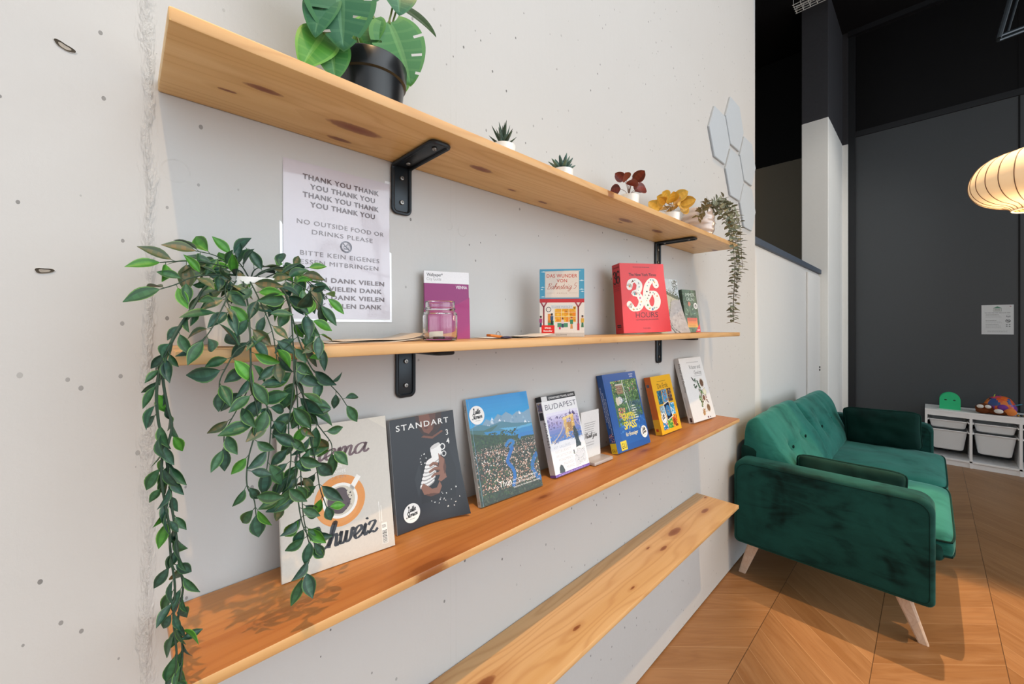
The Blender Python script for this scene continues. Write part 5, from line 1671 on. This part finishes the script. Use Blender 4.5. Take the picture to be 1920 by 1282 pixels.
# eucalyptus in a pearly vase at the right end of the top shelf
t0 = thing('eucalyptus', 'grey green eucalyptus trailing from a pearly glass vase at the right shelf end', 'plant', (1.800, -0.106, ZT))
off = Vector((1.800, -0.106, ZT))
mb = MB()
prof = [(0, .001), (.046, 0)]
for k in range(37):
    q = k / 36
    prof.append((.050 + .019 * math.sin(math.pi * (q * .86 + .07)) ** .8 + .0016 * math.sin(q * 6.283 * 4.5), .003 + q * .128))
prof += [(r_ - .0035, z_) for r_, z_ in prof[::-1] if z_ > .006] + [(0, .006)]
mb.lathe(prof, n=48)
g = NT('pearl_glass', 0.15, 0.6)
mb.obj('vase', g.out(lin('#f0ddd0'), None, Transmission_Weight=0.55, Coat_Weight=1.0, Coat_Roughness=0.05), t0)
EUC = {
 'E1': [(1.805, -0.12, 1.91), (1.835, -0.16, 1.938), (1.8957, -0.205, 1.8501), (1.9353, -0.207, 1.7612), (1.9625, -0.205, 1.6442), (1.9625, -0.20, 1.5478), (1.9902, -0.19, 1.4419)],
 'E2': [(1.81, -0.11, 1.91), (1.8509, -0.13, 1.955), (1.9488, -0.16, 1.974), (2.0547, -0.17, 1.9014), (2.0919, -0.17, 1.7815), (2.0769, -0.17, 1.6789), (2.0528, -0.17, 1.5511), (2.0442, -0.17, 1.4763)],
 'E3': [(1.81, -0.10, 1.91), (1.8974, -0.135, 1.9655), (1.9987, -0.165, 1.9782), (2.139, -0.165, 1.9428), (2.1704, -0.165, 1.8705), (2.1864, -0.165, 1.7943), (2.2026, -0.165, 1.7042)],
 'E4': [(1.81, -0.12, 1.91), (1.84, -0.165, 1.945), (1.9336, -0.207, 1.8793), (1.9856, -0.207, 1.7927), (2.036, -0.20, 1.7004), (2.030, -0.185, 1.5992)],
 'E6': [(1.79, -0.12, 1.91), (1.755, -0.16, 1.940), (1.69, -0.172, 1.895), (1.655, -0.172, 1.875), (1.640, -0.172, 1.85)],
 'E7': [(1.81, -0.11, 1.91), (1.905, -0.135, 1.955), (1.9844, -0.14, 1.9979), (2.0119, -0.14, 2.0236)],
 'E8': [(1.81, -0.11, 1.91), (1.86, -0.12, 1.95), (1.93, -0.13, 1.985), (1.96, -0.13, 2.005)],
 'E9': [(1.81, -0.12, 1.91), (1.88, -0.15, 1.95), (1.97, -0.165, 1.94), (2.03, -0.17, 1.86), (2.045, -0.17, 1.80)],
}
for i, (k, P) in enumerate(EUC.items()):
    rr = random.Random(500 + i)
    C = crom([Vector(p) - off for p in P], 10)
    sb = MB()
    sb.tube(C, .0010, 5)
    so = sb.obj('sprig', plain('olive_stem', '#6b6048', 0.7, 0.2, 0, 60, 0.2) if i == 0 else bpy.data.materials['olive_stem'], t0)
    fb = MB(True)
    acc, n = 0, 0
    for a, b in zip(C, C[1:]):
        acc += (b - a).length
        if acc < .0105 or (a - C[0]).length < .05:
            continue
        acc = 0
        n += 1
        T = (b - a).normalized()
        ref = Vector((math.cos(n * 1.57), math.sin(n * 1.57), .15)) if abs(T.z) > .6 else Vector((.1, math.cos(n * 1.57), math.sin(n * 1.57)))
        lat = (ref - T * ref.dot(T)).normalized()
        for sd in (1, -1):
            D = (lat * sd + T * .25 + Vector((0, 0, rr.uniform(-.1, .35)))).normalized()
            l = rr.uniform(.021, .031)
            cs = rr.choice((('#94977c', '#7a7f66', '#a0a088'), ('#868a70', '#6d7158', '#989474'), ('#a09472', '#857f60', '#a39a76'), ('#959c86', '#7f8670', '#a8ad96')))
            leaf(fb, b + D * .002, D, Vector((rr.uniform(-.3, .3), -.35, .9)), l, l * .72, [lin(c) for c in cs], rr.uniform(-.1, .3), .12, 5, .85, .6)
    fb.obj('foliage', M['leaf'], so, fix=False, angle=60)

# ------------------------------------------------------------------ green velvet sofa
SX0, SX1 = 2.500, 4.520
sofa = thing('sofa', 'green velvet two seat sofa on pale wooden legs against the wall', 'sofa', (3.51, -0.45, 0))
so_off = Vector((3.51, -0.45, 0))
def sp(mb, name, mat, parent=sofa, **kw):
    for v in mb.bm.verts:
        v.co -= so_off
    return mb.obj(name, mat, parent, **kw)
def slab(x0, x1, y0, y1, z0, z1, r, ch, lean=0.0, seg=6, wob=0.0, seed=0):
    """upright padded panel: rounded outline in y,z, softened faces across x"""
    mb = MB()
    out = []
    for (cy, cz, a0) in ((y1 - r, z0 + r * .45, -90), (y1 - r, z1 - r, 0), (y0 + r, z1 - r, 90), (y0 + r, z0 + r * .45, 180)):
        for k in range(seg + 1):
            t = R(a0 + 90 * k / seg)
            rz = r if cz > (z0 + z1) / 2 else r * .45
            out.append((cy + r * math.cos(t) * (1 if rz == r else .45) + (0 if rz == r else (r * .55 if cy > (y0 + y1) / 2 else -r * .55)), cz + rz * math.sin(t)))
    cy0, cz0 = (y0 + y1) / 2, (z0 + z1) / 2
    secs = []
    for k in range(5):
        t = R(90 * k / 4)
        secs.append((x0 + ch * (1 - math.sin(t)) , ch * (1 - math.cos(R(90) - t)) if False else ch * (1 - math.sin(t)) * 0 + ch * (1 - math.sqrt(max(0, 1 - (1 - math.sin(t)) ** 2)))))
    secs = [(x0 + ch * (1 - math.cos(R(90 * k / 4))), ch * (1 - math.sin(R(90 * k / 4)))) for k in range(5)]
    secs = secs + [(x0 + x1 - a, b) for a, b in secs[::-1]]
    rings = []
    for x, ins in secs:
        ring = []
        for (y, z) in out:
            dy = math.copysign(min(ins, abs(y - cy0)), cy0 - y)
            dz = math.copysign(min(ins, abs(z - cz0)), cz0 - z)
            ring.append(mb.v((x, y + dy, z + dz)))
        rings.append(ring)
    n = len(out)
    for a, b in zip(rings, rings[1:]):
        for k in range(n):
            mb.face([a[k], a[(k + 1) % n], b[(k + 1) % n], b[k]])
    mb.face(rings[0])
    mb.face(rings[-1][::-1])
    return mb, out
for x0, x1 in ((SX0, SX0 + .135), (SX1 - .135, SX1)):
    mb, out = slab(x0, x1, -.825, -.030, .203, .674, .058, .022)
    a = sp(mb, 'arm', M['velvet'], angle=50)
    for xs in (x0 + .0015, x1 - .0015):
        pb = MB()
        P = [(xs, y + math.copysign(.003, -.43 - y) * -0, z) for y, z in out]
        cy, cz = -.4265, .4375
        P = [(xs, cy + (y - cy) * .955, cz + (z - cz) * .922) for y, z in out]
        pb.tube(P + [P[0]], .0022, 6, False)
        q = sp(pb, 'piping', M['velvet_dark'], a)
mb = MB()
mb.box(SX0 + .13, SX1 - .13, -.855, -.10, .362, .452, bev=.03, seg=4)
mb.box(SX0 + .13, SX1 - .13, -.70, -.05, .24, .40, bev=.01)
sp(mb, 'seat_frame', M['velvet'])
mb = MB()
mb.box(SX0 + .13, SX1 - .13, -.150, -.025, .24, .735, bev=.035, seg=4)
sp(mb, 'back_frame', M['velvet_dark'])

def pillow(cx, cy, cz, sx, sy, sz, T, mat, name, parent, puff=.5, seed=1, pipe=True, edge=.25, wr=.004, off=so_off):
    """cushion: sx,sy are the flat half sizes, sz the half thickness, T its placement matrix"""
    mb = MB()
    N = 26
    def f(sd):
        def g(u, v):
            a, b = 2 * u - 1, 2 * v - 1
            e = max(0.0, (1 - abs(a) ** 2.6)) ** .5 * max(0.0, (1 - abs(b) ** 2.6)) ** .5
            pin = 1 - .05 * (abs(a) ** 2) * (1 - abs(b)) - .0 
            x = a * sx * (1 - .045 * (1 - b * b) * abs(a) ** 3) * (1 - .07 * (a * b) ** 6)
            y = b * sy * (1 - .045 * (1 - a * a) * abs(b) ** 3) * (1 - .12 * (a * b) ** 6)
            w = noise.noise(Vector((a * 2.2 + seed, b * 2.2, seed * 3.1))) * wr * 2 + noise.noise(Vector((a * 6 + seed, b * 3, 7))) * wr
            return T @ Vector((x, y, sd * (sz * (edge * (1 if e > 0.001 else 0) + (1 - edge) * e) + w * e)))
        return g
    mb.grid(f(1), N, N)
    mb.grid(f(-1), N, N)
    bmesh.ops.remove_doubles(mb.bm, verts=mb.bm.verts[:], dist=1e-5)
    for v in mb.bm.verts:
        v.co -= off
    o = mb.obj(name, mat, parent, angle=75)
    if pipe:
        pb = MB()
        P = []
        for k in range(64):
            t = k / 64 * 4
            s_, q = int(t), (t % 1) * 2 - 1
            a, b = ((q, -1), (1, q), (-q, 1), (-1, -q))[s_]
            x = a * sx * (1 - .045 * (1 - b * b) * abs(a) ** 3) * (1 - .07 * (a * b) ** 6)
            y = b * sy * (1 - .045 * (1 - a * a) * abs(b) ** 3) * (1 - .12 * (a * b) ** 6)
            P.append(T @ Vector((x, y, 0)) - off)
        pb.tube(P + [P[0]], .0055, 7, False)
        pb.obj('piping', M['velvet_dark'], o)
    return o
def seat(x0, x1, y0, y1, z0, z1, seed):
    """box cushion: rounded outline, upright boxing with two piped seams, crowned top"""
    mb = MB()
    N = 28
    zm, hz = (z0 + z1) / 2, (z1 - z0) / 2
    def xy(a, b, g=0.0):
        k = 1 - .035 * (a * b) ** 8
        return (x0 + x1) / 2 + a * ((x1 - x0) / 2 + g) * k, (y0 + y1) / 2 + b * ((y1 - y0) / 2 + g) * k
    def top(sd):
        def g(u, v):
            a, b = 2 * u - 1, 2 * v - 1
            e = max(0.0, 1 - abs(a) ** 6) ** .5 * max(0.0, 1 - abs(b) ** 6) ** .5
            x, y = xy(a, b)
            w = noise.noise(Vector((x * 5 + seed, y * 5, seed))) * .007 + noise.noise(Vector((x * 3, y * 16 + seed, 2))) * .004
            return Vector((x, y, zm + sd * hz * .62 + sd * e * (hz * .38 + (w + .010 if sd > 0 else 0))))
        return g
    mb.grid(top(1), N, N)
    mb.grid(top(-1), N, N)
    rim = []
    for k in range(4 * N):
        q = (k % N) / N * 2 - 1
        rim.append(((q, -1), (1, q), (-q, 1), (-1, -q))[k // N])
    rows = []
    for f in (.62, .45, 0, -.45, -.62):
        rows.append([mb.v((*xy(a, b, .006 * (1 - (f / .62) ** 2)), zm + f * hz)) for a, b in rim])
    for r0, r1 in zip(rows, rows[1:]):
        for k in range(len(rim)):
            j = (k + 1) % len(rim)
            mb.face([r0[k], r0[j], r1[j], r1[k]])
    bmesh.ops.remove_doubles(mb.bm, verts=mb.bm.verts[:], dist=1e-5)
    o = sp(mb, 'seat_cushion', M['velvet_lit'], angle=70)
    for f in (.60, -.60):
        pb = MB()
        P = [(*xy(a, b, .002), zm + f * hz) for a, b in rim]
        pb.tube(P + [P[0]], .0045, 7, False)
        sp(pb, 'piping', M['velvet_dark'], o)
seat(SX0 + .140, 3.508, -.885, -.19, .372, .482, 1)
seat(3.512, SX1 - .140, -.880, -.19, .372, .482, 2)

def back_cushion(x0, x1, prof, seed, buttons):
    """loft of an end profile (y,z) along x with rounded ends, tufts and wrinkles"""
    mb = MB()
    P = [Vector((0, y, z)) for y, z in prof]
    C = crom(P + [P[0]], 7)[:-1]
    c0 = sum(C, Vector()) / len(C)
    NX = 44
    rings = []
    for i in range(NX + 1):
        u = i / NX
        q = min(u, 1 - u) * (x1 - x0)
        k = 1 - .05 * max(0, 1 - q / .04) ** 2
        if i in (0, NX):
            k = .93
        ring = []
        for p in C:
            v = c0 + (p - c0) * k
            x = x0 + u * (x1 - x0)
            front = max(0.0, min(1.0, (c0.y + .02 - p.y) / .10))
            n = Vector((0, p.y - c0.y, p.z - c0.z)).normalized()
            w = noise.noise(Vector((x * 4 + seed, p.y * 6, p.z * 6))) * .012 + noise.noise(Vector((x * 14 + p.z * 6, p.y * 3 + seed, p.z * 4))) * .006
            for bx, bz in buttons:
                dd = ((x - bx) ** 2 + (p.z - bz) ** 2)
                w -= front * (.030 * math.exp(-dd / .0016) + .018 * math.exp(-dd / .010))
                ridge = abs((x - bx) * .75 + (p.z - bz) * .5)
                w -= front * .010 * math.exp(-(ridge / .012) ** 2) * math.exp(-dd / .02)
            ring.append(mb.v(Vector((x, v.y, v.z)) + n * w * k))
        rings.append(ring)
    n = len(C)
    for a, b in zip(rings, rings[1:]):
        for k in range(n):
            mb.face([a[k], a[(k + 1) % n], b[(k + 1) % n], b[k]])
    for r_, fl in ((rings[0], False), (rings[-1], True)):
        c = mb.v(sum((v.co for v in r_), Vector()) / n + Vector((-.02 if not fl else .02, 0, 0)))
        for k in range(n):
            mb.face([r_[k], r_[(k + 1) % n], c])
    o = sp(mb, 'back_cushion', M['velvet_lit'], angle=80)
    for bx, bz in buttons:
        ys = [p for p in C if abs(p.z - bz) < .03]
        y = min(p.y for p in ys)
        bb = MB()
        bb.ball((bx, y + .030, bz), (.011, .006, .011), 12)
        sp(bb, 'button', M['velvet_dark'], o)
PR1 = [(-.030, .50), (-.034, .70), (-.046, .835), (-.072, .876), (-.118, .888), (-.162, .832), (-.205, .765), (-.268, .672), (-.325, .55), (-.315, .49), (-.150, .475)]
PR2 = [(-.030, .50), (-.032, .70), (-.056, .812), (-.092, .850), (-.145, .868), (-.192, .832), (-.237, .765), (-.287, .650), (-.327, .53), (-.310, .48), (-.150, .475)]
back_cushion(SX0 + .142, 3.500, PR1, 1, ((2.90, .70), (3.24, .70)))
back_cushion(3.470, SX1 - .140, PR2, 5, ((3.74, .68), (4.12, .68)))
def leg(xf, yf, xt, yt, zt=.262):
    mb = MB()
    def ring(x, y, z, a, b):
        return [mb.v((x + p * a, y + q * b, z)) for p, q in ((-1, -.7), (-.7, -1), (.7, -1), (1, -.7), (1, .7), (.7, 1), (-.7, 1), (-1, .7))]
    r0, r1 = ring(xf, yf, 0, .0105, .0175), ring(xt, yt, zt, .020, .034)
    for k in range(8):
        mb.face([r0[k], r0[(k + 1) % 8], r1[(k + 1) % 8], r1[k]])
    mb.face(r0[::-1])
    mb.face(r1)
    sp(mb, 'leg', M['leg_wood'], smooth=False)
for xf, xt in ((2.585, 2.600), (4.437, 4.420)):
    leg(xf, -.788, xt, -.690)
    leg(xf, -.052, xt, -.135)

# the two loose lumbar cushions
def cushion(label, T, sx, sy, sz, seed):
    t = pillow(0, 0, 0, sx, sy, sz, Matrix.Identity(4), M['velvet_dark'], 'throw_pillow', None, seed=seed, off=Vector((0, 0, 0)), wr=.006)
    t.matrix_world = T
    t.location = T.to_translation()
    t.rotation_euler = T.to_euler()
    return tag(t, label, 'cushion', 'lumbar cushions on the sofa')
cushion('dark green lumbar cushion leaning on the far arm of the sofa', Matrix.Translation((4.262, -.540, .632)) @ Matrix.Rotation(R(-2), 4, 'X') @ Matrix.Rotation(R(78), 4, 'Y') @ Matrix.Rotation(R(90), 4, 'Z'), .228, .150, .075, 3)
cushion('dark green lumbar cushion tucked behind the near arm of the sofa', Matrix.Translation((2.735, -.508, .597)) @ Matrix.Rotation(R(-80), 4, 'Y') @ Matrix.Rotation(R(90), 4, 'Z'), .228, .110, .058, 6)

# ------------------------------------------------------------------ toy storage unit
UX0, UX1, UY0, UH = 6.10, 6.455, -0.766, .556
unit = thing('storage_unit', 'low white toy storage unit with plastic bins below the dark wall', 'storage unit', (UX0, UY0, 0))
uo = Vector((UX0, UY0, 0))
def up(mb, name, mat, parent=unit, **kw):
    for v in mb.bm.verts:
        v.co -= uo
    return mb.obj(name, mat, parent, **kw)
PITCH, TH = .313, .019
mb = MB(); mb.box(UX0, UX1, UY0 - 3 * PITCH - TH, UY0, UH - .02, UH, bev=.002); mb.box(UX0 + .002, UX0 + .018, UY0 - 3 * PITCH, UY0 - .01, UH - .062, UH - .02); up(mb, 'top', M['unit'], smooth=False)
mb = MB(); mb.box(UX0, UX1, UY0 - 3 * PITCH - TH, UY0, .052, .070, bev=.001); mb.box(UX0 + .012, UX0 + .03, UY0 - 3 * PITCH, UY0, 0, .054); up(mb, 'base', M['unit'], smooth=False)
mb = MB(); mb.box(UX1 - .008, UX1, UY0 - 3 * PITCH, UY0, .06, UH - .01); up(mb, 'back_panel', M['slate'], smooth=False)
for k in range(4):
    y1 = UY0 - k * PITCH
    mb = MB(); mb.box(UX0, UX1 - .008, y1 - TH, y1, .0, UH - .02, bev=.001); up(mb, 'side_panel' if k in (0, 3) else 'divider', M['unit'], smooth=False)
for k in range(3):
    for z in (.445, .345):
        for y in (UY0 - k * PITCH - TH - .004, UY0 - (k + 1) * PITCH + .004):
            mb = MB(); mb.box(UX0 + .01, UX1 - .02, y - .006, y + .006, z - .005, z + .005, bev=.001); up(mb, 'rail', M['unit'], smooth=False)
def bin_(k, ztop, h, label):
    yc = UY0 - k * PITCH - (PITCH + TH) / 2
    b = thing('storage_bin', label, 'bin', (UX0 + .012, yc, ztop - h), group='translucent bins in the toy storage unit')
    mb = MB()
    W, D = .138, .30
    def ring(z, w, d, r):
        pts = []
        for (cx, cy, a0) in ((d - r, w - r, 0), (r, w - r, 90), (r, -w + r, 180), (d - r, -w + r, 270)):
            for j in range(6):
                t = R(a0 + 18 * j)
                pts.append(mb.v((cx + r * math.cos(t), cy + r * math.sin(t), z)))
        return pts
    def inset(z, w, i):
        v = ring(z, w - i, D - 2 * i, .03)
        for p in v:
            p.co.x += i
        return v
    tp = .030 if h > .15 else .018
    L = [inset(0.002, W, tp + .012), inset(.012, W, tp), inset(h - .014, W, .006), inset(h - .012, W, .002), inset(h, W, .000), inset(h, W, .006), inset(h - .014, W, .012), inset(.016, W, tp + .005)]
    n = len(L[0])
    for a, c in zip(L, L[1:]):
        for j in range(n):
            mb.face([a[j], a[(j + 1) % n], c[(j + 1) % n], c[j]])
    mb.face(L[0][::-1])
    mb.face(L[-1])
    mb.obj('tub', M['bin'], b)
    lp = MB()
    lp.box(-.004, D, -W - .004, W + .004, h - .004, h + .001, bev=.0015)
    lo = MB()
    P = [(0, -W - .002, h), (0, W + .002, h)]
    lo.tube([(-.002, -W + .01, h), (-.002, W - .01, h)], .005, 8)
    lo.tube([(.01, W, h), (D - .02, W, h)], .005, 8)
    lo.tube([(.01, -W, h), (D - .02, -W, h)], .005, 8)
    lo.obj('rim', M['unit'], b)
    lp.bm.free()
    return b
bin_(0, .452, .085, 'shallow translucent bin in the left column of the toy storage unit')
bin_(0, .352, .205, 'deep translucent bin in the left column of the toy storage unit')
bin_(1, .452, .085, 'shallow translucent bin in the right visible column of the toy storage unit')
bin_(1, .352, .205, 'deep translucent bin in the right visible column of the toy storage unit')

# green arched toy
toy = thing('arched_toy', 'bright green arched toy with two eye slots standing on the storage unit', 'toy', (6.20, -0.948, UH))
def arch(w, h, n=20):
    r = w / 2
    return [(-r, 0)] + [(-r * math.cos(math.pi * k / n), h - r + r * math.sin(math.pi * k / n)) for k in range(n + 1)] + [(r, 0)]
g_ = plain('green_toy', '#22c483', 0.35, 0.5, 0, 100, 0.03)
mb = MB(); mb.prism(arch(.150, .172), lambda a, b: Vector((0, a, b)), lambda a, b: Vector((.012, a, b))); mb.obj('front_panel', g_, toy, angle=30)
mb = MB(); mb.prism(arch(.150, .172), lambda a, b: Vector((.075, a, b)), lambda a, b: Vector((.087, a, b))); mb.obj('back_panel', g_, toy, angle=30)
mb = MB(); mb.box(.012, .075, -.07, .07, 0, .03); mb.box(.012, .075, -.015, .015, .15, .160); mb.obj('spacer', plain('dark_green_toy', '#12734d', 0.5, 0.4), toy)
for y in (.031, -.031):
    mb = MB(); mb.ball((-.0008, y, .098), (.002, .010, .0055), 14); mb.obj('eye', M['black_plastic'], toy)

# patchwork plush turtle
tur = thing('plush_toy', 'patchwork plush turtle with a brown head lying on the storage unit', 'toy', (6.22, -1.265, UH))
mb = MB(True)
rr = random.Random(7)
seeds = [(Vector((rr.uniform(-1, 1), rr.uniform(-1, 1), rr.uniform(-.2, 1))).normalized(), lin(rr.choice(('#e0672a', '#d8591f', '#e07a2c', '#7a3a98', '#e8862c', '#3f8a3a', '#d04a6a', '#2a4a8a', '#8a4aa8')))) for _ in range(26)]
b2 = bmesh.new()
bmesh.ops.create_uvsphere(b2, u_segments=36, v_segments=20, radius=1)
mp = {}
for v in b2.verts:
    q = v.co.copy()
    k = 1 + .05 * noise.noise(q * 3)
    mp[v] = mb.v(Vector((q.x * .080, q.y * .110 - .015, max(-.01, q.z) * .135 + .045)) * k)
for f in b2.faces:
    c = f.calc_center_median().normalized()
    best = max(seeds, key=lambda s: s[0].dot(c))
    mb.face([mp[v] for v in f.verts], best[1])
b2.free()
mb.obj('shell', M['print'], tur, angle=70)
fur = plain('brown_plush', '#6a3a20', 0.95, 0.1, 0.5, 120, 0.3)
def blob(name, mat, c, r, fn=None):
    mb = MB(); mb.ball(c, r, 20, fn=fn); return mb.obj(name, mat, tur)
fz = lambda q: q * (1 + .08 * noise.noise(q * 40))
blob('head', fur, (-.050, .085, .050), (.055, .062, .050), fz)
blob('snout', fur, (-.085, .100, .028), (.035, .045, .024), fz)
blob('body', fur, (-.04, .0, .028), (.075, .11, .028), fz)
for (c, r) in (((-.095, .115, .072), (.018, .024, .019)), ((-.095, .065, .074), (.018, .022, .018)), ((-.118, .000, .042), (.018, .030, .022))):
    blob('eye', plain('white_plush', '#e8e4de', 0.9, 0.1) if 'white_plush' not in bpy.data.materials else bpy.data.materials['white_plush'], c, r)
blob('foot', plain('orange_plush', '#e88a4a', 0.9, 0.1, 0.4, 90, .2), (-.085, -.075, .040), (.030, .042, .035), fz)
blob('foot', plain('purple_plush', '#7a4496', 0.9, 0.1), (-.075, -.03, .075), (.030, .035, .030), fz)
mb = MB(); mb.box(-.012, .012, -.003, .003, 0, .035, M=Matrix.Translation((-.02, .06, .125)) @ Matrix.Rotation(R(25), 4, 'X')); mb.obj('tag', plain('dark_label', '#2a2c3a', 0.6, 0.3), tur)
mb = MB(); mb.box(-.008, .008, -.003, .003, 0, .04, M=Matrix.Translation((-.01, .025, .155)) @ Matrix.Rotation(R(15), 4, 'X')); mb.obj('ribbon', plain('lime_ribbon', '#a8b84a', 0.6, 0.3), tur)
mb = MB(); mb.box(-.008, .008, -.003, .003, 0, .05, M=Matrix.Translation((-.02, -.105, .10)) @ Matrix.Rotation(R(70), 4, 'X')); mb.obj('ribbon', plain('sky_ribbon', '#4a9ab8', 0.6, 0.3), tur)
bead = thing('bead_toy', 'black and gold string of beads lying beside the plush turtle', 'toy', (6.17, -1.42, UH))
for k in range(12):
    mb = MB()
    mb.ball((.010 * math.sin(k * 1.1), -.020 * k + .03, .011), .0105, 12)
    mb.obj('bead', M['black_plastic'] if k % 2 else plain('gold_bead', '#b08a3a', 0.3, 0.5, Metallic=.7) if 'gold_bead' not in bpy.data.materials else bpy.data.materials['gold_bead'], bead)

# ------------------------------------------------------------------ notice on the dark wall
root = thing('wall_notice', 'white laminated house rules notice on the dark wall above the toys', 'notice', (6.4695, -1.1775, 1.338), (0, 0, R(-90)))
a = Art(213, 303)
a.rect(0, 0, 213, 303, '#d3d8dc', 0)
a.rect(80, 236, 134, 270, '#8a9a98', 1)
a.rect(83, 239, 131, 267, '#d8dcde', 2)
a.poly([(78, 270), (107, 288), (136, 270)], '#4a8a74', 2)
a.bars(87, 128, 259, 3, 8, '#59646a', 4, 3, 3, .05)
a.bars(22, 196, 219, 1, 1, '#7d8388', 4.5, 1, 5, .02)
for y, seed in ((200, 1), (140, 2), (98, 3)):
    a.bars(28, 118, y, 1, 1, '#73797e', 4, 1, seed, .2)
    a.bars(28, 140, y - 13, 2 if y > 100 else 3, 10, '#a3a9ae', 3, 1, seed + 9, .2)
a.bars(40, 180, 34, 2, 9, '#9aa0a5', 3, 1, 8, .1)
a.ring(176, 138, 17, 4, '#3c4248', 1)
a.line([(165, 148), (187, 128)], 4, '#3c4248', 1)
a.rect(168, 134, 186, 143, '#5a6066', 1)
a.ring(178, 188, 13, 2.5, '#8a9096', 1)
a.rect(164, 178, 192, 182, '#6a7076', 1)
for x, y in ((168, 100), (186, 101), (168, 84), (186, 82)):
    a.ell(x, y, 6, 5, '#767c82', 1, 12)
a.ell(192, 287, 7, 4, '#9a4a54', 1, 14)
mb = MB(True)
mb.box(0, .213, -.0006, 0.0006, 0, .303, c=lin('#d3d8dc'))
a.emit(mb, lambda x, z, e: Vector((x, -.0010 - e, z)))
mb.obj('sheet', M['print_gloss'], root, smooth=False, fix=False)

# ------------------------------------------------------------------ pendant lamp
LC = Vector((3.245, -1.170, 2.150))
lamp = thing('pendant_lamp', 'glowing cream bubble pendant lamp with thin vertical ribs, at the right', 'lamp', LC)
rl, hl = .222, .138
def lprof(n=30):
    P = []
    for k in range(n + 1):
        t = -1 + 2 * k / n
        a = R(-72 + 144 * k / n)
        P.append((rl * (math.cos(a) ** .62), hl * math.sin(a) / math.sin(R(72)) * (.86 if a < 0 else 1.0)))
    return P
PF = lprof()
neck = [(PF[0][0] * .80, PF[0][1] - .012), (PF[0][0] * .70, PF[0][1] - .026)]
mb = MB()
mb.lathe(neck[::-1] + PF + [(PF[-1][0] * .7, PF[-1][1] + .014)], n=78)
t = NT('glowing_shade', 0.6, 0.3)
vn = t.noise(t.coords(), 26, 4, 0.6)
cc = t.mixc(vn, lin('#e0a468'), lin('#efbf88'))
t.link(cc, t.b.inputs['Emission Color'])
t.b.inputs['Emission Strength'].default_value = 0.44
mb.obj('shade', t.out(lin('#e8d2b0')), lamp)
ribm = plain('rib_wire', '#7a5c40', 0.5, 0.4)
for k in range(26):
    a = 2 * math.pi * (k + .35) / 26
    mb = MB()
    mb.tube([((r + .0008) * math.cos(a), (r + .0008) * math.sin(a), z) for r, z in neck[::-1] + PF], .0019, 5)
    mb.obj('rib', ribm, lamp)
mb = MB()
rr_, zz = PF[0][0] * .70, PF[0][1] - .026
mb.tube([(rr_ * math.cos(2 * math.pi * k / 40), rr_ * math.sin(2 * math.pi * k / 40), zz) for k in range(41)], .004, 8, False)
mb.obj('bottom_ring', plain('lit_ring', '#f3e2c8', 0.5, 0.4), lamp)
mb = MB(); mb.ball((0, 0, -.02), (.045, .045, .055), 20)
t = NT('lit_bulb', 0.4, 0.3)
t.b.inputs['Emission Color'].default_value = lin('#ffdcae') + (1,)
t.b.inputs['Emission Strength'].default_value = 4.0
mb.obj('bulb', t.out(lin('#fff0dc')), lamp)
mb = MB(); mb.tube([(0, 0, .03), (0, 0, 5.03 - LC.z)], .003, 8); mb.obj('cord', M['black_plastic'], lamp)
pl = bpy.data.objects.new('pendant_light', bpy.data.lights.new('pendant_light', 'POINT'))
col.objects.link(pl)
pl.location = (LC.x, LC.y, LC.z - .36)
pl.data.energy = 12
pl.data.color = (1.0, .72, .42)
pl.data.shadow_soft_size = .12

# ------------------------------------------------------------------ overhead details
rail = thing('lighting_rail', 'black suspended metal frame high at the upper right corner', 'lighting rail', (3.76, -1.10, 3.15))
mb = MB()
ro = Vector((3.76, -1.10, 3.15))
def bar(p, q, r=.013):
    mb.tube([Vector(p) - ro, Vector(q) - ro], r, 8)
bar((3.752, -1.092, 3.148), (3.95, -1.283, 3.252), .010)
bar((3.752, -1.088, 3.125), (3.95, -1.279, 3.229), .010)
mb.obj('cross_bar', M['metal_black'], rail)
mb = MB()
bar((3.752, -1.090, 3.135), (3.99, -1.32, 4.27), .012)
bar((3.79, -1.125, 3.165), (4.03, -1.36, 4.30), .007)
mb.obj('strut', M['metal_black'], rail)
mb = MB(); bar((3.99, -1.32, 4.27), (3.99, -1.32, 5.03), .012); mb.obj('hanger', M['metal_black'], rail)
tray = thing('cable_tray', 'white wire cable tray under the black ceiling above the pillar', 'cable tray', (5.10, .02, 4.80))
to = Vector((5.10, .02, 4.80))
mb = MB()
for k in range(10):
    y = .19 - k * .06
    mb.tube([Vector((5.06, y, 4.86)) - to, Vector((5.06, y, 4.79)) - to, Vector((5.22, y, 4.79)) - to, Vector((5.22, y, 4.86)) - to], .003, 5)
for (x, z) in ((5.06, 4.86), (5.06, 4.79), (5.10, 4.79), (5.18, 4.79), (5.22, 4.79), (5.22, 4.86), (5.14, 4.79)):
    mb.tube([Vector((x, .20, z)) - to, Vector((x, -.36, z)) - to], .0035, 5)
mb.obj('wire_basket', M['white_gloss'], tray)
mb = MB()
for x in (5.08, 5.20):
    mb.tube([Vector((x, -.1, 4.79)) - to, Vector((x, -.1, 5.03)) - to], .004, 6)
mb.obj('hanger', M['metal_black'], tray)
